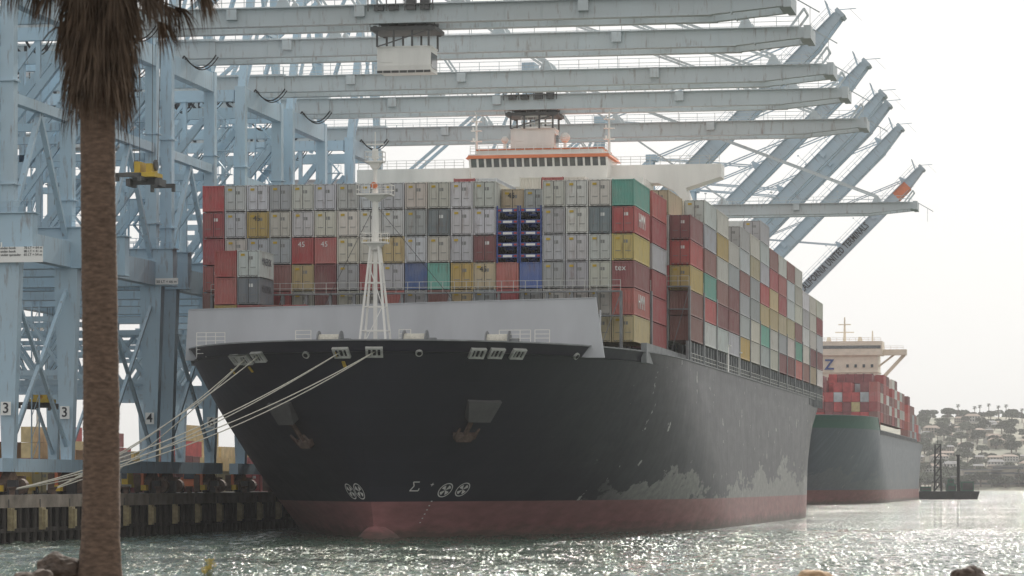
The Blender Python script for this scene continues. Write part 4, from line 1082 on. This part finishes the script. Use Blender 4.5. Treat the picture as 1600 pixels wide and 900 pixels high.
palm = mk('palm_tree', None); palm.location = (-4.64, 36, 4.3); top(palm, 'tall fan palm with ringed brown trunk and dead frond skirt', 'palm tree')
mb = MB(); V = []; Fc = []; seg = 28
nr = 420
for j in range(nr+1):
    z = -.3+j*(9.0/nr)
    r = .205+.10*math.exp(-max(0, z)/.35)-.006*z*.5
    ring = .006*abs(math.sin(z*52+.8*math.sin(z*3)))
    for k in range(seg):
        a = 2*math.pi*k/seg
        nn = .008*noise.noise(Vector((math.cos(a)*3, math.sin(a)*3, z*5)))+.008*noise.noise(Vector((math.cos(a)*9, math.sin(a)*9, z*1.2)))
        rr = r+ring+nn; V.append((rr*math.cos(a)+.02*math.sin(z*.9), rr*math.sin(a), z))
for j in range(nr):
    for k in range(seg): Fc.append((j*seg+k, j*seg+(k+1) % seg, (j+1)*seg+(k+1) % seg, (j+1)*seg+k))
mb.add(V, Fc)
M_PTR = mat_simple('palm_bark', (.145, .10, .075), .95, .5, 2.0, stretch=(5, 5, 14))
mb.obj('trunk', [M_PTR], palm, True)
rnd = random.Random(3)
sk = MB()
def strip(mb, pts, w, mi=0):
    V = []; 
    d0 = (pts[-1]-pts[0]).normalized(); sd = d0.cross(Vector((rnd.uniform(-1, 1), rnd.uniform(-1, 1), .2))).normalized()
    n = len(pts)
    for i, p in enumerate(pts):
        ww = w*(1-i/(n-1))**.6; V += [p-sd*ww, p+sd*ww]
    mb.add(V, [(2*i, 2*i+1, 2*i+3, 2*i+2) for i in range(n-1)], mi)
for k in range(3200):
    a = rnd.uniform(0, 6.28)
    z0 = rnd.uniform(5.9, 8.2); r0 = .2; 
    reach = rnd.uniform(.05, .26)+max(0, z0-6.3)*.26*rnd.random()
    L = rnd.uniform(.35, .95)
    p = Vector((r0*math.cos(a), r0*math.sin(a), z0)); pts = []
    for i in range(5):
        f = i/4; pts.append(p+Vector((reach*math.cos(a)*f**.6+rnd.uniform(-.03, .03), reach*math.sin(a)*f**.6+rnd.uniform(-.03, .03), -L*f**1.3)))
    strip(sk, pts, rnd.uniform(.005, .02))
for k in range(75):
    a = rnd.uniform(0, 6.28); z0 = rnd.uniform(6.8, 8.3); R = rnd.uniform(.45, 1.25)
    base = Vector((.2*math.cos(a), .2*math.sin(a), z0)); hub = Vector((R*math.cos(a), R*math.sin(a), z0-.05-R*.15))
    sk.cyl(base, hub, .014, 5, 0, .009)
    for q_ in range(38):
        b_ = a+rnd.uniform(-1.1, 1.1); L = rnd.uniform(.25, .6); o_ = rnd.uniform(.05, .3); pts = []
        for i in range(5):
            f = i/4; pts.append(hub+Vector((o_*math.cos(b_)*f**.7, o_*math.sin(b_)*f**.7, .05*f-L*f**1.5)))
        strip(sk, pts, rnd.uniform(.006, .014))
sk.obj('frond_skirt', [mat_simple('dead_frond', (.125, .09, .065), .95, .6, 3.0)], palm)
gr = MB()
for k in range(40):
    a = rnd.uniform(0, 6.28); el = rnd.uniform(-.2, 1.3); d = Vector((math.cos(a)*math.cos(el), math.sin(a)*math.cos(el), math.sin(el)))
    base = Vector((0, 0, 8.6)); hub = base+d*rnd.uniform(.9, 1.4); gr.cyl(base, hub, .018, 5)
    sd = d.cross(Vector((0, 0, 1))).normalized(); up = sd.cross(d)
    for q_ in range(30):
        ph = -1.3+2.6*q_/29; dd = d*math.cos(ph)+sd*math.sin(ph); pts = [hub+dd*(.85*i/3)-Vector((0, 0, .22*(i/3)**2)) for i in range(4)]
        strip(gr, pts, .022)
gr.obj('crown', [mat_simple('palm_green', (.07, .10, .035), .7, .4, 2)], palm)

# ---------------------------------------------------------------- light, world, camera
EL, AZ = math.radians(34), math.radians(13)
w = bpy.data.worlds.new('World'); sc.world = w; w.use_nodes = True; nt = w.node_tree
bgn = nt.nodes['Background']
sky = nt.nodes.new('ShaderNodeTexSky'); sky.sky_type = 'NISHITA'; sky.sun_disc = False
sky.sun_elevation = EL; sky.sun_rotation = AZ; sky.dust_density = 4.0; sky.air_density = 1.0; sky.ozone_density = 1.0; sky.altitude = 0
hs_ = nt.nodes.new('ShaderNodeHueSaturation'); hs_.inputs['Saturation'].default_value = .12
nt.links.new(sky.outputs[0], hs_.inputs['Color'])
mx = mixc(nt, .88, hs_.outputs[0], (5.25, 5.22, 5.12))
nt.links.new(mx, bgn.inputs[0]); bgn.inputs[1].default_value = .15
L = bpy.data.lights.new('sun', 'SUN'); L.energy = 5.0; L.angle = math.radians(.6); L.color = (1, .95, .87)
lo = bpy.data.objects.new('sun', L); COL.objects.link(lo)
sd = Vector((math.sin(AZ)*math.cos(EL), math.cos(AZ)*math.cos(EL), math.sin(EL)))
lo.rotation_euler = sd.to_track_quat('Z', 'Y').to_euler()
cam = bpy.data.cameras.new('camera'); co = bpy.data.objects.new('camera', cam); COL.objects.link(co)
co.location = (0, 0, CAMH); co.rotation_euler = (math.pi/2, 0, 0)
cam.sensor_width = 36; cam.lens = 36*F/1600; cam.shift_y = 305/1600; cam.clip_end = 20000; cam.clip_start = .5
cam.dof.use_dof = True; cam.dof.focus_distance = 335; cam.dof.aperture_fstop = 5.6
sc.camera = co
sc.view_settings.view_transform = 'Standard'; sc.view_settings.look = 'None'; sc.view_settings.exposure = 0
